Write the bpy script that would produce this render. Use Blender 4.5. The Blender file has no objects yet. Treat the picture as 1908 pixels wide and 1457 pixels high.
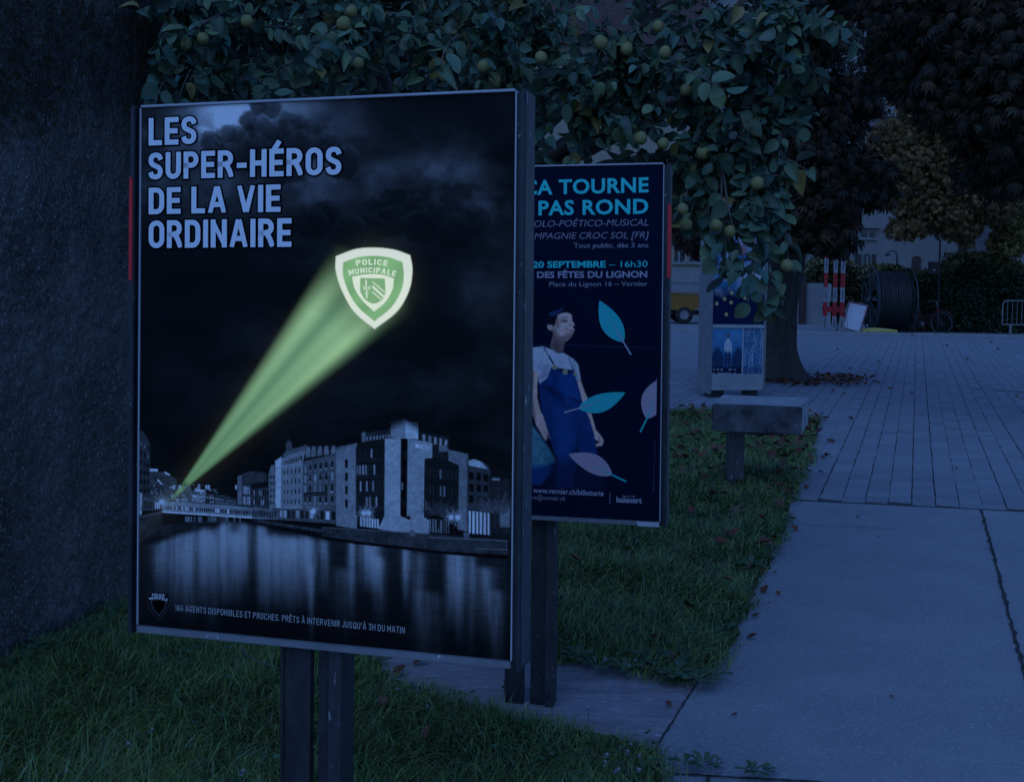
import bpy, bmesh, math, random
import numpy as np
from mathutils import Matrix, Vector
random.seed(7); RNG = np.random.default_rng(11)
SC = bpy.context.scene; COL = SC.collection

# ------------------------------------------------------------------ camera
F, PX, PY, CAM_H = 2050., 954., 587., 1.55
PITCH, ROLL = math.radians(2.0), 0.018
fwd = np.array([0, math.cos(PITCH), -math.sin(PITCH)]); up0 = np.array([0, math.sin(PITCH), math.cos(PITCH)]); rt0 = np.array([1., 0, 0])
cR, sR = math.cos(ROLL), math.sin(ROLL)
right = cR*rt0 + sR*up0; up = -sR*rt0 + cR*up0
ORI = np.array([0, 0, CAM_H])
cam = bpy.data.cameras.new('camera'); camo = bpy.data.objects.new('camera', cam); COL.objects.link(camo)
cam.sensor_width = 36; cam.lens = F/1908*36; cam.shift_y = -(1457/2-PY)/1908; cam.clip_end = 2000; cam.clip_start = .05
mw = Matrix.Identity(4)
for i in range(3):
    mw[i][0] = right[i]; mw[i][1] = up[i]; mw[i][2] = -fwd[i]; mw[i][3] = ORI[i]
camo.matrix_world = mw; SC.camera = camo

# ------------------------------------------------------------------ world, sun, exposure
SUN_EL, SUN_AZ = math.radians(48), math.radians(205)          # azimuth: behind the camera, a little to the left
w = bpy.data.worlds.new('World'); SC.world = w; w.use_nodes = True
nt = w.node_tree; bg = nt.nodes['Background']
sky = nt.nodes.new('ShaderNodeTexSky'); sky.sky_type = 'NISHITA'; sky.sun_disc = False
sky.sun_elevation = SUN_EL; sky.sun_rotation = SUN_AZ; sky.air_density = 1.0; sky.dust_density = .6; sky.ozone_density = 3.0
tint = nt.nodes.new('ShaderNodeMix'); tint.data_type = 'RGBA'; tint.blend_type = 'MULTIPLY'; tint.inputs[0].default_value = 1
nt.links.new(sky.outputs['Color'], tint.inputs[6]); tint.inputs[7].default_value = (.315, .530, .955, 1)
nt.links.new(tint.outputs[2], bg.inputs['Color']); bg.inputs['Strength'].default_value = .13
sl = bpy.data.lights.new('sun', 'SUN'); so = bpy.data.objects.new('sun', sl); COL.objects.link(so)
sl.energy = .6; sl.angle = math.radians(50); sl.color = (.20, .42, 1.0)
sd = Vector((math.sin(SUN_AZ)*math.cos(SUN_EL), math.cos(SUN_AZ)*math.cos(SUN_EL), math.sin(SUN_EL)))
so.rotation_euler = sd.to_track_quat('Z', 'Y').to_euler(); so.location = (0, 0, 40)
SC.view_settings.view_transform = 'Standard'; SC.view_settings.look = 'None'; SC.view_settings.exposure = 0; SC.view_settings.gamma = 1
SC.cycles.max_bounces = 5; SC.cycles.diffuse_bounces = 3; SC.cycles.glossy_bounces = 2; SC.cycles.transparent_max_bounces = 4

# ------------------------------------------------------------------ helpers: pixels of the photo -> points of the place
def ray(x, y): return fwd + right*(x-PX)/F - up*(y-PY)/F
def G(x, y, h=0.):                                                 # point on the ground (or at height h) seen at a pixel
    d = ray(x, y); return ORI + d*((h-CAM_H)/d[2])
def W(x, y, Y):                                                    # point at distance Y seen at a pixel
    d = ray(x, y); return ORI + d*(Y/d[1])

def tag(o, label=None, cat=None, group=None, kind=None):
    if label: o['label'] = label
    if cat: o['category'] = cat
    if group: o['group'] = group
    if kind: o['kind'] = kind
    return o
def empty(name, loc=(0, 0, 0), rotz=0, label=None, cat=None, group=None, kind=None):
    o = bpy.data.objects.new(name, None); COL.objects.link(o); o.location = loc; o.rotation_euler = (0, 0, rotz)
    o.empty_display_size = .1
    return tag(o, label, cat, group, kind)
def link(name, me, mat=None, parent=None):
    o = bpy.data.objects.new(name, me); COL.objects.link(o)
    if mat is not None:
        for m in (mat if isinstance(mat, (list, tuple)) else [mat]): me.materials.append(m)
    if parent is not None: o.parent = parent
    return o
class MB:
    def __init__(s): s.v = []; s.f = []; s.sm = []
    def add(s, vs, fs, smooth=False):
        b = len(s.v); s.v += [tuple(float(c) for c in v) for v in vs]
        for f in fs: s.f.append([b+i for i in f]); s.sm.append(smooth)
        return s
    def box(s, x0, x1, y0, y1, z0, z1, M=None, bev=0.):
        c = [(x, y, z) for z in (z0, z1) for y in (y0, y1) for x in (x0, x1)]
        if bev > 0:
            bm = bmesh.new(); vs = [bm.verts.new(p) for p in c]
            for f in ((0, 2, 3, 1), (4, 5, 7, 6), (0, 1, 5, 4), (2, 6, 7, 3), (0, 4, 6, 2), (1, 3, 7, 5)): bm.faces.new([vs[i] for i in f])
            bmesh.ops.bevel(bm, geom=bm.edges[:], offset=bev, segments=2, affect='EDGES')
            bm.verts.index_update()
            vv = [v.co.copy() for v in bm.verts]; ff = [[v.index for v in f.verts] for f in bm.faces]; bm.free()
        else:
            vv = [Vector(p) for p in c]; ff = [(0, 2, 3, 1), (4, 5, 7, 6), (0, 1, 5, 4), (2, 6, 7, 3), (0, 4, 6, 2), (1, 3, 7, 5)]
        if M is not None: vv = [M @ v for v in vv]
        return s.add(vv, ff)
    def tube(s, pts, r, n=8, cap=True, r1=None):
        pts = [np.array(p, float) for p in pts]; k = len(pts)
        rr = list(r) if isinstance(r, (list, tuple, np.ndarray)) else ([r]*k if r1 is None else [r+(r1-r)*i/(k-1) for i in range(k)])
        vs = []; ref = None
        for i, p in enumerate(pts):
            t = pts[min(i+1, k-1)]-pts[max(i-1, 0)]; t = t/(np.linalg.norm(t)+1e-12)
            if ref is None: ref = np.array([0, 0, 1.]) if abs(t[2]) < .9 else np.array([1., 0, 0])
            a = np.cross(ref, t); a /= np.linalg.norm(a)+1e-12; b = np.cross(t, a); ref = b
            for j in range(n):
                an = 2*math.pi*j/n; vs.append(p+rr[i]*(math.cos(an)*a+math.sin(an)*b))
        fs = [(i*n+j, i*n+(j+1) % n, (i+1)*n+(j+1) % n, (i+1)*n+j) for i in range(k-1) for j in range(n)]
        s.add(vs, fs, True)
        if cap: s.add(vs[:n][::-1], [tuple(range(n))]); s.add(vs[-n:], [tuple(range(n))])
        return s
    def lathe(s, prof, n=24, M=None):
        vs = []
        for (r, z) in prof:
            for j in range(n):
                a = 2*math.pi*j/n; v = Vector((r*math.cos(a), r*math.sin(a), z)); vs.append(M @ v if M is not None else v)
        k = len(prof)
        return s.add(vs, [(i*n+j, i*n+(j+1) % n, (i+1)*n+(j+1) % n, (i+1)*n+j) for i in range(k-1) for j in range(n)], True)
    def prism(s, poly, y0, y1, M=None):                            # polygon in x,z extruded along y
        n = len(poly); vs = [Vector((p[0], y0, p[1])) for p in poly]+[Vector((p[0], y1, p[1])) for p in poly]
        if M is not None: vs = [M @ v for v in vs]
        return s.add(vs, [tuple(range(n)), tuple(range(2*n-1, n-1, -1))]+[(i, i+n, (i+1) % n+n, (i+1) % n) for i in range(n)])
    def build(s, name, mat=None, parent=None):
        me = bpy.data.meshes.new(name); me.from_pydata(s.v, [], s.f)
        me.polygons.foreach_set('use_smooth', s.sm); me.update()
        return link(name, me, mat, parent)
def fast(name, V, faces, mat=None, parent=None, col=None, smooth=True):
    """V (n,k,3) instances of one template with faces (lists of k-indices); col (n,3) or (n,k,3) -> attribute 'tint'"""
    V = np.asarray(V, np.float32); n, k, _ = V.shape
    me = bpy.data.meshes.new(name)
    loops = np.concatenate([np.array(f) for f in faces]); ln = np.array([len(f) for f in faces])
    L = (np.arange(n)[:, None]*k+loops[None]).ravel().astype(np.int32)
    tot = np.tile(ln, n).astype(np.int32); st = np.concatenate([[0], np.cumsum(tot)[:-1]]).astype(np.int32)
    me.vertices.add(n*k); me.vertices.foreach_set('co', V.ravel())
    me.loops.add(len(L)); me.loops.foreach_set('vertex_index', L)
    me.polygons.add(len(tot)); me.polygons.foreach_set('loop_start', st); me.polygons.foreach_set('loop_total', tot)
    me.polygons.foreach_set('use_smooth', np.full(len(tot), smooth))
    if col is not None:
        c = np.asarray(col, np.float32)
        if c.ndim == 2: c = np.repeat(c[:, None, :], k, 1)
        ca = me.attributes.new('tint', 'FLOAT_COLOR', 'POINT'); ca.data.foreach_set('color', np.concatenate([c, np.ones((n, k, 1), np.float32)], 2).ravel())
    me.update(calc_edges=True); me.validate()
    return link(name, me, mat, parent)

# ------------------------------------------------------------------ materials
def M_(name, c1, c2=None, scale=8., rough=.7, bump=0., metal=0., detail=6., contrast=(.35, .65), spec=.3, bscale=None, c3=None, s3=40., t3=(.62, .7), stretch=None, bdist=.02):
    m = bpy.data.materials.new(name); m.use_nodes = True; n = m.node_tree; b = n.nodes['Principled BSDF']
    b.inputs['Roughness'].default_value = rough; b.inputs['Metallic'].default_value = metal; b.inputs['Specular IOR Level'].default_value = spec
    b.inputs['Base Color'].default_value = (*c1, 1)
    tc = n.nodes.new('ShaderNodeTexCoord'); src = tc.outputs['Object']
    if stretch:
        mp = n.nodes.new('ShaderNodeMapping'); mp.inputs['Scale'].default_value = stretch; n.links.new(src, mp.inputs['Vector']); src = mp.outputs['Vector']
    if c2 is not None:
        t = n.nodes.new('ShaderNodeTexNoise'); t.inputs['Scale'].default_value = scale; t.inputs['Detail'].default_value = detail; t.inputs['Roughness'].default_value = .65
        n.links.new(src, t.inputs['Vector'])
        r = n.nodes.new('ShaderNodeValToRGB'); r.color_ramp.elements[0].position = contrast[0]; r.color_ramp.elements[1].position = contrast[1]
        r.color_ramp.elements[0].color = (*c1, 1); r.color_ramp.elements[1].color = (*c2, 1)
        n.links.new(t.outputs['Fac'], r.inputs['Fac']); out = r.outputs['Color']
        if c3 is not None:
            t3n = n.nodes.new('ShaderNodeTexNoise'); t3n.inputs['Scale'].default_value = s3; t3n.inputs['Detail'].default_value = 3
            n.links.new(src, t3n.inputs['Vector'])
            r3 = n.nodes.new('ShaderNodeValToRGB'); r3.color_ramp.elements[0].position = t3[0]; r3.color_ramp.elements[1].position = t3[1]
            n.links.new(t3n.outputs['Fac'], r3.inputs['Fac'])
            mx = n.nodes.new('ShaderNodeMix'); mx.data_type = 'RGBA'; n.links.new(r3.outputs['Color'], mx.inputs[0]); n.links.new(out, mx.inputs[6]); mx.inputs[7].default_value = (*c3, 1)
            out = mx.outputs[2]
        n.links.new(out, b.inputs['Base Color'])
    if bump > 0:
        t2 = n.nodes.new('ShaderNodeTexNoise'); t2.inputs['Scale'].default_value = bscale or scale*6; t2.inputs['Detail'].default_value = 5
        n.links.new(src, t2.inputs['Vector'])
        bp = n.nodes.new('ShaderNodeBump'); bp.inputs['Strength'].default_value = bump; bp.inputs['Distance'].default_value = bdist
        n.links.new(t2.outputs['Fac'], bp.inputs['Height']); n.links.new(bp.outputs['Normal'], b.inputs['Normal'])
    return m
def M_tint(name, rough=.55, back=None, spec=.3, glow=False):
    """base colour from the per-leaf (or per-point, for printed paper) attribute; `back` = paler underside"""
    m = bpy.data.materials.new(name); m.use_nodes = True; n = m.node_tree; b = n.nodes['Principled BSDF']
    b.inputs['Roughness'].default_value = rough; b.inputs['Specular IOR Level'].default_value = spec
    a = n.nodes.new('ShaderNodeAttribute'); a.attribute_name = 'tint'; out = a.outputs['Color']
    if back is not None:
        g = n.nodes.new('ShaderNodeNewGeometry'); mx = n.nodes.new('ShaderNodeMix'); mx.data_type = 'RGBA'
        n.links.new(g.outputs['Backfacing'], mx.inputs[0]); n.links.new(out, mx.inputs[6])
        mul = n.nodes.new('ShaderNodeMix'); mul.data_type = 'RGBA'; mul.blend_type = 'MIX'; mul.inputs[0].default_value = .5
        n.links.new(out, mul.inputs[6]); mul.inputs[7].default_value = (*back, 1); n.links.new(mul.outputs[2], mx.inputs[7]); out = mx.outputs[2]
    n.links.new(out, b.inputs['Base Color'])
    if glow:
        e = n.nodes.new('ShaderNodeAttribute'); e.attribute_name = 'glow'; n.links.new(e.outputs['Color'], b.inputs['Emission Color']); b.inputs['Emission Strength'].default_value = 1
    return m
def M_emit(name, c, base=(.02, .02, .02)):
    m = M_(name, base, rough=.5); b = m.node_tree.nodes['Principled BSDF']
    b.inputs['Emission Color'].default_value = (*c, 1); b.inputs['Emission Strength'].default_value = 1; return m
lin = lambda c: ((np.asarray(c, float)/255)/12.92)*((np.asarray(c, float)/255) <= .04045)+(((np.asarray(c, float)/255)+.055)/1.055)**2.4*((np.asarray(c, float)/255) > .04045)

MAT = dict(
    dark_paint=M_('dark_paint', (.014, .018, .024), (.034, .04, .045), 14, .42, .08, c3=(.25, .25, .25), s3=60, t3=(.70, .73)),
    post_paint=M_('post_paint', (.016, .018, .022), (.036, .034, .036), 9, .6, .15, c3=(.25, .25, .25), s3=60, t3=(.72, .75), stretch=(3, 3, 1.2)),
    lip_paint=M_('lip_paint', (.055, .058, .064), (.095, .095, .10), 18, .45, .1, c3=(.45, .45, .45), s3=35, t3=(.66, .70), stretch=(3, 3, .5)),
    rail=M_('aluminium_rail', (.34, .35, .37), (.42, .43, .45), 6, .5, .03, c3=(.75, .75, .75), s3=45, t3=(.70, .74)),
    rail_low=M_('scuffed_rail', (.15, .155, .165), (.21, .21, .22), 9, .5, .05, c3=(.6, .6, .6), s3=38, t3=(.68, .72)),
    trim=M_('pale_trim', (.45, .45, .47), rough=.5),
    red=M_('red_film', (.85, .02, .03), (.62, .015, .02), 30, .4, c3=(.9, .35, .35), s3=50, t3=(.7, .74)),
    white_print=M_('white_print', (.76, .78, .80), rough=.8, spec=.03),
    black_print=M_('black_print', (.002, .002, .003), rough=.8, spec=.02),
    concrete=M_('path_concrete', (.265, .275, .285), (.325, .33, .335), 2.2, .85, .5, bscale=150, c3=(.50, .50, .50), s3=130, t3=(.60, .66), detail=12),
    side_concrete=M_('side_concrete', (.24, .22, .225), (.37, .34, .345), 4, .85, .5, bscale=60, stretch=(1, 3.5, 1), c3=(.52, .50, .50), s3=16, t3=(.60, .70), detail=10),
    paver=M_('paver_concrete', (.185, .195, .215), (.245, .25, .26), .9, .85, .15, bscale=70),
    ground=M_('square_ground', (.23, .235, .245), (.29, .29, .29), .4, .9, .2, bscale=20),
    joint=M_('joint_dirt', (.03, .03, .03), (.07, .065, .06), 30, .95),
    kerb=M_('kerb_stone', (.25, .25, .25), (.32, .31, .30), 3, .85, .2),
    soil=M_('soil', (.016, .018, .009), (.035, .04, .018), 10, .95, .5),
    bark=M_('bark', (.045, .04, .035), (.09, .08, .07), 10, .9, .8, bscale=26, stretch=(3, 3, .6)),
    twig=M_('twig_bark', (.10, .085, .07), (.16, .14, .12), 20, .85, .2),
)

# ------------------------------------------------------------------ stroke lettering (rounded condensed capitals)
def arc(cx, cy, rx, ry, a0, a1, n=7):
    return [(cx+rx*math.cos(math.radians(a0+(a1-a0)*i/n)), cy+ry*math.sin(math.radians(a0+(a1-a0)*i/n))) for i in range(n+1)]
RX, RY = .5, .27
def cat(pts, n=6):
    P = [np.array(p, float) for p in pts]; P = [2*P[0]-P[1]]+P+[2*P[-1]-P[-2]]; out = []
    for i in range(1, len(P)-2):
        for k in range(n):
            t = k/n; a, b, c, d = P[i-1:i+3]
            out.append(tuple(.5*((2*b)+(c-a)*t+(2*a-5*b+4*c-d)*t*t+(-a+3*b-3*c+d)*t**3)))
    return out+[tuple(P[-2])]
GL = {
 'L': (.82, [[(0, 1), (0, 0), (1, 0)]]), 'E': (.84, [[(1, 1), (0, 1), (0, 0), (1, 0)], [(0, .5), (.9, .5)]]),
 'S': (.92, [('s', cat([(1, .80), (.86, .95), (.5, 1), (.15, .94), (.02, .76), (.14, .60), (.5, .5), (.86, .40), (.98, .23), (.84, .06), (.5, 0), (.14, .05), (0, .2)]))]),
 'U': (.95, [[(0, 1)]+arc(.5, RY, RX, RY, 180, 360, 10)+[(1, 1)]]),
 'P': (.92, [[(0, 0), (0, 1)]+arc(.55, .745, .45, .255, 90, -90, 10)+[(0, .49)]]),
 'R': (.95, [[(0, 0), (0, 1)]+arc(.5, .745, .46, .255, 90, -90, 10)+[(0, .49)], [(.5, .49)]+cat([(.62, .42), (.84, .22), (1, 0)])]),
 '-': (.66, [[(.1, .42), (.9, .42)]]), 'H': (.98, [[(0, 0), (0, 1)], [(1, 0), (1, 1)], [(0, .5), (1, .5)]]),
 'O': (.98, [('c', arc(.5, 1-RY, RX, RY, 0, 180, 10)+arc(.5, RY, RX, RY, 180, 360, 10))]),
 'D': (.95, [('c', [(0, 0), (0, 1)]+arc(.5, 1-.3, RX, .3, 90, 0, 6)+arc(.5, .3, RX, .3, 0, -90, 6))]),
 'A': (1.08, [[(0, 0), (.43, 1)], [(1, 0), (.57, 1)], [(.16, .27), (.84, .27)]]), 'V': (1.05, [[(0, 1), (.43, 0)], [(1, 1), (.57, 0)]]),
 'I': (.0, [[(.5, 0), (.5, 1)]]), 'N': (.98, [[(0, 0), (0, 1)], [(0, 1), (1, 0)], [(1, 0), (1, 1)]]),
 'M': (1.15, [[(0, 0), (0, 1)], [(0, 1), (.5, .35), (1, 1)], [(1, 1), (1, 0)]]), 'T': (.9, [[(0, 1), (1, 1)], [(.5, 0), (.5, .95)]]),
 'G': (.95, [[(1, .78)]+arc(.5, 1-RY, RX, RY, 25, 180, 8)+arc(.5, RY, RX, RY, 180, 360, 10)+[(1, .45), (.6, .45)]]),
 'C': (.92, [arc(.5, 1-RY, RX, RY, 15, 180, 9)+arc(.5, RY, RX, RY, 180, 345, 9)]),
 'B': (.92, [('c', [(0, 0), (0, 1)]+arc(.5, .76, .42, .24, 90, -90, 8)+arc(.5, .26, .5, .26, 90, -90, 8))], ),
 'Q': (1., [('c', arc(.5, 1-RY, RX, RY, 0, 180, 10)+arc(.5, RY, RX, RY, 180, 360, 10)), [(.6, .25), (1, -.05)]]),
 'J': (.7, [[(1, 1)]+arc(.5, RY, RX, RY, 0, -170, 10)]), '.': (.0, [[(.5, 0), (.5, .03)]]), "'": (.0, [[(.5, 1), (.5, .75)]]),
 '1': (.4, [[(.0, .85), (1, 1), (1, 0)]]), '6': (.9, [[(.85, 1)]+cat([(.5, .95), (.1, .6), (0, .3)])+arc(.5, .28, .5, .28, 180, 540, 14)]),
 '3': (.85, [[(0, 1), (.95, 1), (.45, .6)]+arc(.45, .3, .5, .3, 85, -150, 10)]), ' ': (.55, []),
}
def stroke_text(txt, t, gap=.2, outl=0.):
    """2-D strips (quads) of the text in cap-height units; t stroke width; returns verts, faces, total width"""
    V, Fc = [], []; x = 0.; layer = 0
    acc = {'É': ('E', [[(.38, 1.17), (.68, 1.36)]]), 'Ê': ('E', [[(.15, 1.16), (.5, 1.32), (.85, 1.16)]]), 'À': ('A', [[(.62, 1.17), (.34, 1.36)]])}
    for ch in txt:
        extra = []
        if ch in acc: ch, extra = acc[ch]
        wd = GL[ch][0]*.62
        gw = max(wd, t)
        if ch == ' ': x += .30; continue
        for si, st in enumerate(list(GL[ch][1])+extra):
            layer += 1; main = si < len(GL[ch][1]) and ch not in "Q.'"
            closed = False; cap = t/2
            if isinstance(st, tuple): closed = st[0] == 'c'; cap = 0 if closed else .02; st = st[1]
            P = np.array([(x+t/2+p[0]*(gw-t) if gw > t else x+t/2, t/2+p[1]*(1-t)) for p in st])
            keep = [0]+[i for i in range(1, len(P)) if np.hypot(*(P[i]-P[i-1])) > 1e-4]; P = P[keep]
            if not closed:
                d0 = (P[0]-P[1])/np.hypot(*(P[0]-P[1])); d1 = (P[-1]-P[-2])/np.hypot(*(P[-1]-P[-2])); P[0] = P[0]+d0*(cap+outl); P[-1] = P[-1]+d1*(cap+outl)
            elif np.hypot(*(P[0]-P[-1])) < 1e-4: P = P[:-1]
            n = len(P); h = t/2+outl; b = len(V)
            for i in range(n):
                if closed: a, c = P[i-1], P[(i+1) % n]
                else: a, c = P[max(i-1, 0)], P[min(i+1, n-1)]
                e0 = P[i]-a; e1 = c-P[i]
                n0 = np.array([-e0[1], e0[0]])/(np.hypot(*e0)+1e-9) if np.hypot(*e0) > 1e-9 else None
                n1 = np.array([-e1[1], e1[0]])/(np.hypot(*e1)+1e-9) if np.hypot(*e1) > 1e-9 else None
                if n0 is None: m = n1
                elif n1 is None: m = n0
                else:
                    m = n0+n1; L = np.hypot(*m); m = m/(L+1e-9); m = m/max(.45, float(m@n0))
                for q in (P[i]+m*h, P[i]-m*h):
                    if main: q = np.array([min(max(q[0], x-outl), x+gw+outl), min(max(q[1], -outl), 1+outl)])
                    V.append((q[0], q[1], float(layer % 5)))
            for i in range(n if closed else n-1):
                j = (i+1) % n; Fc.append((b+2*i, b+2*i+1, b+2*j+1, b+2*j))
        x += gw+gap*.52
    return np.array(V), Fc, x-gap*.52

# ------------------------------------------------------------------ homography + painter for printed posters
def homog(src, dst):
    A = []
    for (x, y), (u, v) in zip(src, dst):
        A += [[x, y, 1, 0, 0, 0, -u*x, -u*y, -u], [0, 0, 0, x, y, 1, -v*x, -v*y, -v]]
    return np.linalg.svd(np.array(A, float))[2][-1].reshape(3, 3)
def hmap(H, x, y):
    x = np.asarray(x, float); y = np.asarray(y, float); d = H[2, 0]*x+H[2, 1]*y+H[2, 2]
    return (H[0, 0]*x+H[0, 1]*y+H[0, 2])/d, (H[1, 0]*x+H[1, 1]*y+H[1, 2])/d
def vnoise(x, y, seed=0):
    r = np.random.default_rng(seed).random((64, 64)); xi = np.floor(x).astype(int); yi = np.floor(y).astype(int); fx = x-xi; fy = y-yi
    fx = fx*fx*(3-2*fx); fy = fy*fy*(3-2*fy); g = lambda a, b: r[a % 64, b % 64]
    return (g(xi, yi)*(1-fx)+g(xi+1, yi)*fx)*(1-fy)+(g(xi, yi+1)*(1-fx)+g(xi+1, yi+1)*fx)*fy
def fbm(x, y, o=5, seed=0, ridge=False):
    s = 0; a = .5; tot = 0
    for i in range(o):
        n = vnoise(x*2**i+17*i, y*2**i+31*i, seed+i); s = s+a*(np.abs(2*n-1) if ridge else n); tot += a; a *= .55
    return s/tot
class Painter:
    """paints a printed sheet; works in the photo's pixel units over the sheet's four corners (TL,TR,BR,BL)"""
    def __init__(s, corners, w, h, nx, ny, base):
        s.w, s.h, s.nx, s.ny = w, h, nx, ny; uv = [(0, 0), (1, 0), (1, 1), (0, 1)]
        s.Hi = homog(uv, corners); s.H = homog(corners, uv)
        s.U, s.Vv = np.meshgrid(np.linspace(0, 1, nx), np.linspace(0, 1, ny)); s.X, s.Y = hmap(s.Hi, s.U, s.Vv)
        s.c = np.zeros((ny, nx, 3))+np.asarray(base, float); s.g = np.zeros((ny, nx, 3))
    def _win(s, P, pad):
        u, v = hmap(s.H, P[:, 0], P[:, 1]); pu = pad/400.; pv = pad/600.
        return (slice(max(0, int((v.min()-pv)*s.ny)), min(s.ny, int((v.max()+pv)*s.ny)+2)), slice(max(0, int((u.min()-pu)*s.nx)), min(s.nx, int((u.max()+pu)*s.nx)+2)))
    def mask(s, pts, soft=1.2):
        P = np.array(pts, float); wn = s._win(P, soft*2+2); X = s.X[wn]; Y = s.Y[wn]
        if X.size == 0: return wn, X
        ins = np.zeros(X.shape, bool); d2 = np.full(X.shape, 1e9)
        for i in range(len(P)):
            a, b = P[i-1], P[i]; e = b-a; L = e@e+1e-12
            t = np.clip(((X-a[0])*e[0]+(Y-a[1])*e[1])/L, 0, 1); d2 = np.minimum(d2, (X-a[0]-t*e[0])**2+(Y-a[1]-t*e[1])**2)
            cnd = ((a[1] > Y) != (b[1] > Y)); ins ^= cnd & (X < (b[0]-a[0])*(Y-a[1])/(b[1]-a[1]+1e-12)+a[0])
        sd = np.sqrt(d2)*np.where(ins, 1, -1); return wn, np.clip(.5+sd/soft, 0, 1)
    def poly(s, pts, col, soft=1.2, alpha=1., glow=None, tex=0., seed=1):
        wn, m = s.mask(pts, soft)
        if m.size == 0: return
        m = (m*alpha)[..., None]; col = np.asarray(col, float)
        if tex: col = col*(1+tex*(2*fbm(s.X[wn]/9, s.Y[wn]/9, 4, seed)-1))[..., None]
        s.c[wn] = s.c[wn]*(1-m)+col*m
        if glow is not None: s.g[wn] = s.g[wn]*(1-m)+np.asarray(glow, float)*m
    def line(s, a, b, wd, col, soft=1.2, alpha=1., glow=None):
        a = np.array(a, float); b = np.array(b, float); e = b-a; n = np.array([-e[1], e[0]])/(np.hypot(*e)+1e-9)*wd/2
        s.poly([a+n, b+n, b-n, a-n], col, soft, alpha, glow)
    def blob(s, x, y, r, col, ry=None, alpha=1., add=True):
        ry = ry or r; m = (np.exp(-((s.X-x)/r)**2-((s.Y-y)/ry)**2)*alpha)[..., None]
        s.c = s.c+np.asarray(col)*m if add else s.c*(1-m)+np.asarray(col)*m
    def wins(s, q, nx, ny, fx, fy, col, jit=.0, rnd=random, alpha=1., lit=None, plit=0.):
        H = homog([(0, 0), (1, 0), (1, 1), (0, 1)], q)
        for j in range(ny):
            for i in range(nx):
                a = np.array([((i+fx[0])/nx, (j+fy[0])/ny), ((i+fx[1])/nx, (j+fy[0])/ny), ((i+fx[1])/nx, (j+fy[1])/ny), ((i+fx[0])/nx, (j+fy[1])/ny)])
                x, y = hmap(H, a[:, 0], a[:, 1]); c = np.asarray(col)*(1+jit*(rnd.random()*2-1))
                if lit is not None and rnd.random() < plit: c = np.asarray(lit)*(.6+.5*rnd.random())
                s.poly(np.stack([x, y], 1), c, .9, alpha)
    def sheet(s, name, mat, parent, y=0.):
        nx, ny = s.nx, s.ny
        V = np.stack([(s.U-.5)*s.w, np.full_like(s.U, y), (.5-s.Vv)*s.h], -1).reshape(1, -1, 3)
        idx = np.arange(nx*ny).reshape(ny, nx); Fq = np.stack([idx[:-1, :-1], idx[1:, :-1], idx[1:, 1:], idx[:-1, 1:]], -1).reshape(-1, 4)
        me = bpy.data.meshes.new(name); nf = len(Fq)
        me.vertices.add(nx*ny); me.vertices.foreach_set('co', V.astype(np.float32).ravel())
        me.loops.add(nf*4); me.loops.foreach_set('vertex_index', Fq.astype(np.int32).ravel())
        me.polygons.add(nf); me.polygons.foreach_set('loop_start', np.arange(0, nf*4, 4, dtype=np.int32)); me.polygons.foreach_set('loop_total', np.full(nf, 4, np.int32))
        for nm, d in (('tint', s.c), ('glow', s.g)):
            a = me.attributes.new(nm, 'FLOAT_COLOR', 'POINT')
            a.data.foreach_set('color', np.concatenate([np.clip(d, 0, 1), np.ones((ny, nx, 1))], 2).astype(np.float32).ravel())
        me.update(calc_edges=True)
        return link(name, me, mat, parent)
    def loc(s, px, py):                                            # photo pixel -> sheet-local x,z
        u, v = hmap(s.H, px, py); return (u-.5)*s.w, (.5-v)*s.h
def place_text(p, name, verts2, faces, x0, x1, y_bl, y_br, capl, width, mat, parent, y, mono=None):
    """lay 2-D text so that its baseline runs from pixel (x0,y_bl) to (x1,y_br); capl = pixel cap-height point above x0"""
    ax, az = p.loc(x0, y_bl); bx, bz = p.loc(x1, y_br); cx, cz = p.loc(capl[0], capl[1])
    hh = math.hypot(cx-ax, cz-az); e = np.array([bx-ax, bz-az])/width; u = np.array([-(bz-az), bx-ax]); u = u/np.hypot(*u)*hh
    V = [(ax+e[0]*q[0]+u[0]*q[1], y-(q[2]*.00012 if len(q) > 2 else 0), az+e[1]*q[0]+u[1]*q[1]) for q in verts2]
    mb = MB(); mb.add(V, faces); return mb.build(name, mat, parent)
def font_text(txt, bold=0., shear=0., space=1.):
    c = bpy.data.curves.new('t', 'FONT'); c.body = txt; c.size = 1; c.offset = bold; c.shear = shear; c.space_character = space; c.resolution_u = 3
    o = bpy.data.objects.new('t', c); COL.objects.link(o); dg = bpy.context.evaluated_depsgraph_get(); dg.update()
    me = bpy.data.meshes.new_from_object(o.evaluated_get(dg)); COL.objects.unlink(o); bpy.data.objects.remove(o)
    V = np.array([v.co[:2] for v in me.vertices]); Fc = [tuple(f.vertices) for f in me.polygons]; bpy.data.meshes.remove(me)
    x0, x1 = V[:, 0].min(), V[:, 0].max(); V[:, 0] -= x0
    return V, Fc, x1-x0
CAPH = .73

def alb(b):                                                        # grey ink that shows as blue-channel value b under this dusk light
    v = float(lin(b))/.52; return np.array([v, v, v])
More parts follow.
